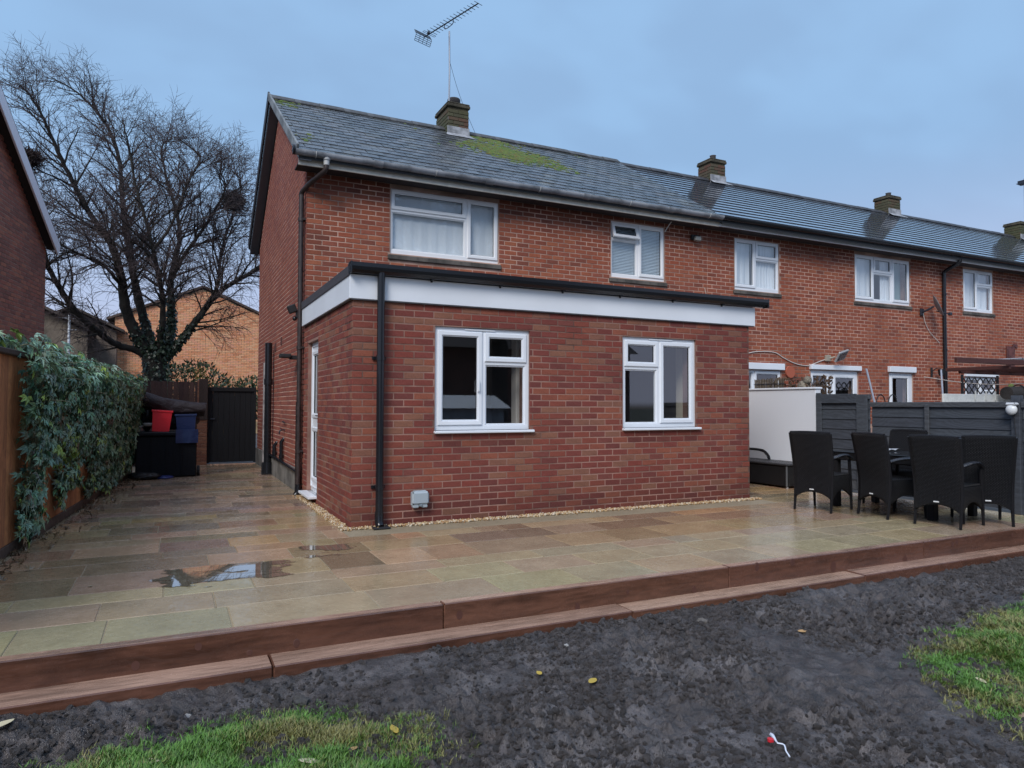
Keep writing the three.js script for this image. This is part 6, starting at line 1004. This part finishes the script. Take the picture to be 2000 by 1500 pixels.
// ---------------------------------------------------------------- storage box and clutter in the side passage
{
  const m = mat([0.0075, 0.0085, 0.013], { phys: true, specularIntensity: 0.45, map: again(weaveTint, 5), bumpMap: again(streakMap, 5), bumpScale: 0.006, roughness: 0.5 });
  const t = thing('storage_box', 'big black storage box in the side passage, heaped with clutter', 'storage box', [-1.77, 0, -6.65]);
  part('box_body', new MB().box(-0.48, 0.01, -0.32, 0.48, 0.72, 0.30, 0.015).build(), m, t); part('lid', new MB().box(-0.51, 0.722, -0.35, 0.51, 0.80, 0.34, 0.02).build(), m, t);
  for (const x of [-0.24, 0, 0.24]) part('rib', new MB().box(x - 0.015, 0.05, 0.30, x + 0.015, 0.69, 0.312, 0.004).build(), m, t);
  part('wheel', new THREE.CylinderGeometry(0.09, 0.09, 0.05, 18).rotateZ(Math.PI / 2).translate(0.515, 0.09, 0.1), M.blackMatt, t);
  const tub = (name, label, x, y, z, w, h, d, c, tilt) => { const o = thing(name, label, 'crate', [x, y, z], tilt[1]); o.rotation.z = tilt[2]; const mm = mat(c, { roughness: 0.45, bumpMap: again(pitMap, 2), bumpScale: 0.004 }); const b = new MB(), f = 0.86; const P = (sx, sy, sz, k = 1) => [sx * w / 2 * (sy ? 1 : f) * k, sy * h, sz * d / 2 * (sy ? 1 : f) * k]; for (const [a, q] of [[[-1, 1], [1, 1]], [[1, 1], [1, -1]], [[1, -1], [-1, -1]], [[-1, -1], [-1, 1]]]) { b.quad(P(a[0], 0, a[1]), P(q[0], 0, q[1]), P(q[0], 1, q[1]), P(a[0], 1, a[1])); b.quad(P(q[0], 0, q[1], 0.95), P(a[0], 0, a[1], 0.95), P(a[0], 1, a[1], 0.95), P(q[0], 1, q[1], 0.95)); } b.quad(P(-1, 0, -1), P(1, 0, -1), P(1, 0, 1), P(-1, 0, 1)); part('crate_body', b.build(), mm, o); const rb = ring(-w / 2 - 0.012, -d / 2 - 0.012, w / 2 + 0.012, d / 2 + 0.012, 0.026, -0.03, 0.004, 0.004); rb.rotateX(-Math.PI / 2).translate(0, h, 0); part('rim', rb, mm, o); return o; };
  tub('plastic_crate', 'bright red plastic crate standing on the black storage box', -1.875, 0.802, -6.50, 0.31, 0.37, 0.24, [0.80, 0.020, 0.035], [0, 0.05, -0.07]);
  tub('plastic_crate', 'dark blue plastic crate standing on the storage box right of the red one', -1.46, 0.802, -6.52, 0.33, 0.30, 0.26, [0.008, 0.020, 0.085], [0, -0.06, 0.02]);
  const cl = new THREE.PlaneGeometry(0.36, 0.24, 10, 8), P = cl.attributes.position, r = rng(9); for (let k = 0; k < P.count; k++) P.setZ(k, 0.012 * Math.sin(P.getX(k) * 26) + (r() - 0.5) * 0.008); cl.computeVertexNormals();
  const bs = single('blue_sheet', cl, mat([0.008, 0.022, 0.085], { roughness: 0.5, side: THREE.DoubleSide }), 'crumpled blue plastic sheet hanging over the front of the storage box', 'plastic sheet', undefined, [-1.45, 0.72, -6.285]);
  // long wrapped roll
  const g = new THREE.CylinderGeometry(0.155, 0.135, 1.02, 40, 44, false), Q = g.attributes.position; for (let k = 0; k < Q.count; k++) { const x = Q.getX(k), y = Q.getY(k), z = Q.getZ(k), a = Math.atan2(z, x), s = 1 + 0.42 * (fbm(Math.cos(a) * 1.6 + 4, y * 4.5, Math.sin(a) * 1.6, 4) - 0.45) + 0.08 * Math.cos(a * 2); Q.setXYZ(k, x * s * 0.85 - 0.05 * Math.cos(y * 3.1), y, z * s * 1.1); } g.computeVertexNormals(); g.rotateZ(Math.PI / 2 - 0.17);
  single('wrapped_roll', g, mat([0.024, 0.016, 0.018], { phys: true, specularIntensity: 0.6, roughness: 0.55, bumpMap: again(pitMap, 1.4), bumpScale: 0.01 }), 'long dark brown plastic-wrapped roll lying across the crates', 'roll', undefined, [-1.65, 1.275, -6.68]);
  const bag = (label, x, y, z, sx, sy, sz, seed) => { const b = new THREE.IcosahedronGeometry(1, 4), B = b.attributes.position; for (let k = 0; k < B.count; k++) { const v = V(B.getX(k), B.getY(k), B.getZ(k)), s = 0.8 + 0.4 * fbm(v.x * 1.8 + seed, v.y * 1.8, v.z * 1.8, 4); B.setXYZ(k, v.x * s * sx, v.y * s * sy, v.z * s * sz); } b.computeVertexNormals(); single('refuse_bag', b, mat([0.012, 0.012, 0.014], { roughness: 0.25, bumpMap: again(pitMap, 2), bumpScale: 0.008 }), label, 'bag', undefined, [x, y, z]); };
  bag('black bag stuffed behind the red crate under the left end of the roll', -2.10, 1.12, -6.80, 0.14, 0.30, 0.13, 1); bag('black bag filling the gap between the crates under the roll', -1.65, 1.0, -6.84, 0.42, 0.19, 0.11, 5); bag('flat black bag on the slabs at the left foot of the storage box', -2.10, 0.06, -6.15, 0.26, 0.075, 0.16, 9);
  const lid = thing('blue_disc', 'flat blue plastic disc on the slabs before the storage box', 'disc', [-1.80, 0.004, -6.22]); part('lid_disc', new THREE.CylinderGeometry(0.13, 0.14, 0.035, 24).translate(0, 0.018, 0), mat([0.035, 0.05, 0.20], { roughness: 0.4 }), lid); part('lid_rim', new THREE.TorusGeometry(0.135, 0.012, 6, 24).rotateX(Math.PI / 2).translate(0, 0.014, 0), mat([0.03, 0.045, 0.18], { roughness: 0.4 }), lid);
  const tr = thing('grey_scoop', 'pale grey plastic scoop poking out left of the red crate', 'scoop', [-2.09, 0.90, -6.45]); part('scoop_bowl', new THREE.SphereGeometry(0.09, 16, 8, 0, 6.3, 1.5, 1.2).scale(1, 0.7, 0.8).translate(0.02, 0.05, 0), mat([0.36, 0.37, 0.36], { roughness: 0.5, side: THREE.DoubleSide }), tr); part('handle', new MB().tube([V(-0.05, 0.0, 0), V(-0.13, -0.02, 0.02)], 0.014, 6).build(), mat([0.36, 0.37, 0.36], { roughness: 0.5 }), tr);
}
// ---------------------------------------------------------------- the neighbours' things over the fence
{
  const t = thing('reed_screen', 'low reed screen standing behind the top of the white wall', 'screen', [7.62, 1.2, -1.66]), r = rng(33); for (let k = 0; k < 34; k++) { const m = part('reed', new THREE.CylinderGeometry(0.007, 0.008, 0.54 + r() * 0.05, 6), mat([[0.10, 0.075, 0.05], [0.16, 0.13, 0.10], [0.07, 0.055, 0.04]][k % 3], { roughness: 0.9 }), t); m.position.set(r() * 0.012, 0.27, -0.32 + k * 0.0195); m.rotation.x = (r() - 0.5) * 0.03; }
  part('reed_tie', new MB().box(-0.012, 0.46, -0.33, 0.02, 0.468, 0.34).box(-0.012, 0.2, -0.33, 0.02, 0.208, 0.34).build(), M.darkMetal, t);
  const p = thing('dry_plant', 'brown dried plant behind the white wall beside the stone ornament', 'plant', [7.68, 1.2, -1.1]), b = new MB(); for (let k = 0; k < 150; k++) { const z = (r() - 0.5) * 1.3, x = (r() - 0.5) * 0.12, h = 0.35 + r() * 0.24, q = V((r() - 0.5) * 0.1, 0, (r() - 0.5) * 0.16); b.tube([V(x, 0, z), V(x + q.x * 0.5, h * 0.6, z + q.z * 0.5), V(x + q.x, h, z + q.z)], [0.004, 0.006, 0.002], 3, null, false); } part('stem', b.build(), mat([0.105, 0.065, 0.04], { roughness: 0.9 }), p, 'stuff');
  const lf = new MB(); for (let k = 0; k < 160; k++) { const x = (r() - 0.5) * 0.14, z = (r() - 0.5) * 1.35, y = 0.28 + r() * 0.28; lf.geo(new THREE.PlaneGeometry(0.035, 0.06), M4([x, y, z], [r() * 3, r() * 6, r() * 3])); } part('leaf', lf.build(), mat([0.10, 0.06, 0.035], { roughness: 0.9, side: THREE.DoubleSide }), p, 'stuff');
  const o = thing('stone_ornament', 'pale stone animal ornament behind the white wall', 'ornament', [7.66, 1.42, -0.92]), sm = mat([0.33, 0.29, 0.22], { roughness: 0.9, bumpMap: again(pitMap, 3), bumpScale: 0.01, map: again(mottleMap, 3) }); part('body', new THREE.SphereGeometry(0.10, 16, 12).scale(0.8, 1.1, 1.15).translate(0, 0.18, -0.02), sm, o); part('head', new MB().geo(new THREE.SphereGeometry(0.065, 14, 10), M4([-0.01, 0.29, 0.07])).geo(new THREE.SphereGeometry(0.03, 10, 8), M4([-0.03, 0.27, 0.13])).geo(new THREE.ConeGeometry(0.02, 0.05, 8), M4([0, 0.355, 0.05])).build(), sm, o); part('plinth', new MB().box(-0.09, -0.2, -0.13, 0.09, 0.08, 0.13, 0.008).build(), sm, o);
  const pole = (x0, y0, x1, y1, z, label) => single('washing_line_pole', new MB().tube([V(0, 0, 0), V(x1 - x0, y1 + 0.4, 0)], 0.017, 8).build(), mat([0.45, 0.50, 0.60], { roughness: 0.4 }), label, 'pole', undefined, [x0, -0.02, z]);
  pole(10.62, 0, 9.93, 1.6, -1.5, 'leaning pale metal pole behind the grey fence, left of the narrow door'); pole(12.30, 0, 12.14, 1.64, -1.5, 'pale blue metal pole behind the grey fence, right of the narrow door');
  const hoop = (x, label) => single('wire_hoop', new MB().tube(curve([[-0.13, 0, 0], [-0.125, 1.36, 0], [-0.08, 1.47, 0], [0, 1.515, 0], [0.08, 1.47, 0], [0.125, 1.36, 0], [0.13, 0, 0]], 40), 0.011, 6).build(), M.blackMatt, label, 'hoop', undefined, [x, -0.01, -1.5]); hoop(10.32, 'left of two black hoops rising just above the grey fence'); hoop(10.66, 'right of two black hoops, in front of the narrow white door');
  const wf = thing('white_planter', 'white painted board planter seen just above the grey fence', 'planter', [11.70, 0, -1.2]); for (let k = 0; k < 4; k++) part('planter_board', new MB().box(0, 0.3 + k * 0.31, -0.02, 2.9, 0.3 + k * 0.31 + 0.30, 0.02, 0.006).build(), mat([0.85, 0.85, 0.80], { map: again(grainMap, 1.2), roughness: 0.7 }), wf); for (const x of [1.0, 1.35, 1.66, 1.98, 2.3, 2.62]) part('picket', new MB().box(x - 0.02, 1.40, 0.02, x + 0.02, 1.60, 0.04, 0.008).build(), mat([0.62, 0.62, 0.58], { roughness: 0.7 }), wf);
  const tl = new MB(); for (let k = 0; k < 6; k++) { const x = k * 0.19; tl.tube([V(x, 1.88, 0), V(x + 0.19, 1.70, 0), V(x, 1.52, 0)], 0.013, 5).tube([V(x + 0.19, 1.88, 0.01), V(x, 1.70, 0.01), V(x + 0.19, 1.52, 0.01)], 0.013, 5); } const tr2 = thing('trellis', 'black diamond trellis before the far ground-floor window', 'trellis', [12.42, 0, -1.25]); part('lattice', tl.build(), M.blackMatt, tr2); part('upright', new MB().box(-0.03, 0, -0.02, 0.0, 1.92, 0.02).box(1.15, 0, -0.02, 1.18, 1.92, 0.02).build(), M.blackMatt, tr2);
  single('washing_line', new MB().tube(curve([[11.3, 1.85, -1.3], [12.4, 1.76, -1.25], [13.4, 1.735, -1.2], [14.6, 1.78, -1.15]], 20), 0.008, 4).build(), mat([0.55, 0.48, 0.42], { roughness: 0.7 }), 'thin washing line sagging in front of the far house', 'line');
  single('tennis_ball', new THREE.SphereGeometry(0.055, 16, 12), mat([0.42, 0.47, 0.14], { roughness: 0.9, bumpMap: again(pitMap, 6), bumpScale: 0.004 }), 'yellow-green ball hanging on the washing line', 'ball', undefined, [13.86, 1.705, -1.14]);
  const pg = thing('pergola', 'red-brown pergola beams with clear corrugated roofing at the right edge', 'pergola', [11.45, 0, -0.72]), pm = mat([0.085, 0.026, 0.02], { map: again(woodMap, 0.8, 1.5), roughness: 0.7 });
  part('beam', new MB().box(-0.05, 2.10, -0.06, 5, 2.20, 0.0, 0.006).build(), pm, pg).rotation.y = -0.06; part('beam', new MB().box(1.6, 1.97, -1.0, 5, 2.07, -0.94, 0.006).build(), pm, pg);
  for (let k = 0; k < 6; k++) part('rafter', new MB().box(1.5 + k * 0.6, 2.02, -1.2, 1.55 + k * 0.6, 2.09, 0.05, 0.005).build(), pm, pg);
  const co = new THREE.PlaneGeometry(3.2, 1.3, 90, 1), CPp = co.attributes.position; for (let k = 0; k < CPp.count; k++) CPp.setZ(k, 0.014 * Math.sin(CPp.getX(k) * 80)); co.rotateX(-Math.PI / 2).computeVertexNormals(); const cs = part('roof_sheet', co, new THREE.MeshPhysicalMaterial({ color: 0xdfe6ee, roughness: 0.25, transmission: 0.55, thickness: 0, side: THREE.DoubleSide }), pg); cs.position.set(3.4, 2.24, -0.55);
  part('post', new MB().box(4.4, 0, -0.1, 4.5, 2.1, 0.0, 0.006).build(), pm, pg);
  single('stained_board', new MB().box(0, 0, 0, 0.34, 0.52, 0.025, 0.006).box(0.27, 0.5, 0, 0.46, 0.58, 0.025, 0.006).build(), mat([0.16, 0.055, 0.05], { roughness: 0.8, map: again(mottleMap, 2) }), 'dark red board fixed on the far brick wall above the pergola', 'board', undefined, [17.0, 2.27, -2.945]);
  const rb = thing('rolled_awning', 'dark rolled awning hanging under the pergola at the right edge', 'awning', [13.35, 1.45, -0.95]); const rg = new THREE.CylinderGeometry(0.13, 0.15, 1.9, 18, 8).rotateZ(Math.PI / 2 + 0.03); part('roll', rg.translate(0.95, 0.13, 0), mat([0.03, 0.026, 0.024], { roughness: 0.8, bumpMap: again(pitMap, 1.5), bumpScale: 0.012 }), rb); part('strap', new MB().geo(new THREE.TorusGeometry(0.145, 0.012, 6, 18).rotateY(Math.PI / 2), M4([0.4, 0.13, 0])).build(), M.blackMatt, rb);
}

renderer.render(scene, camera);
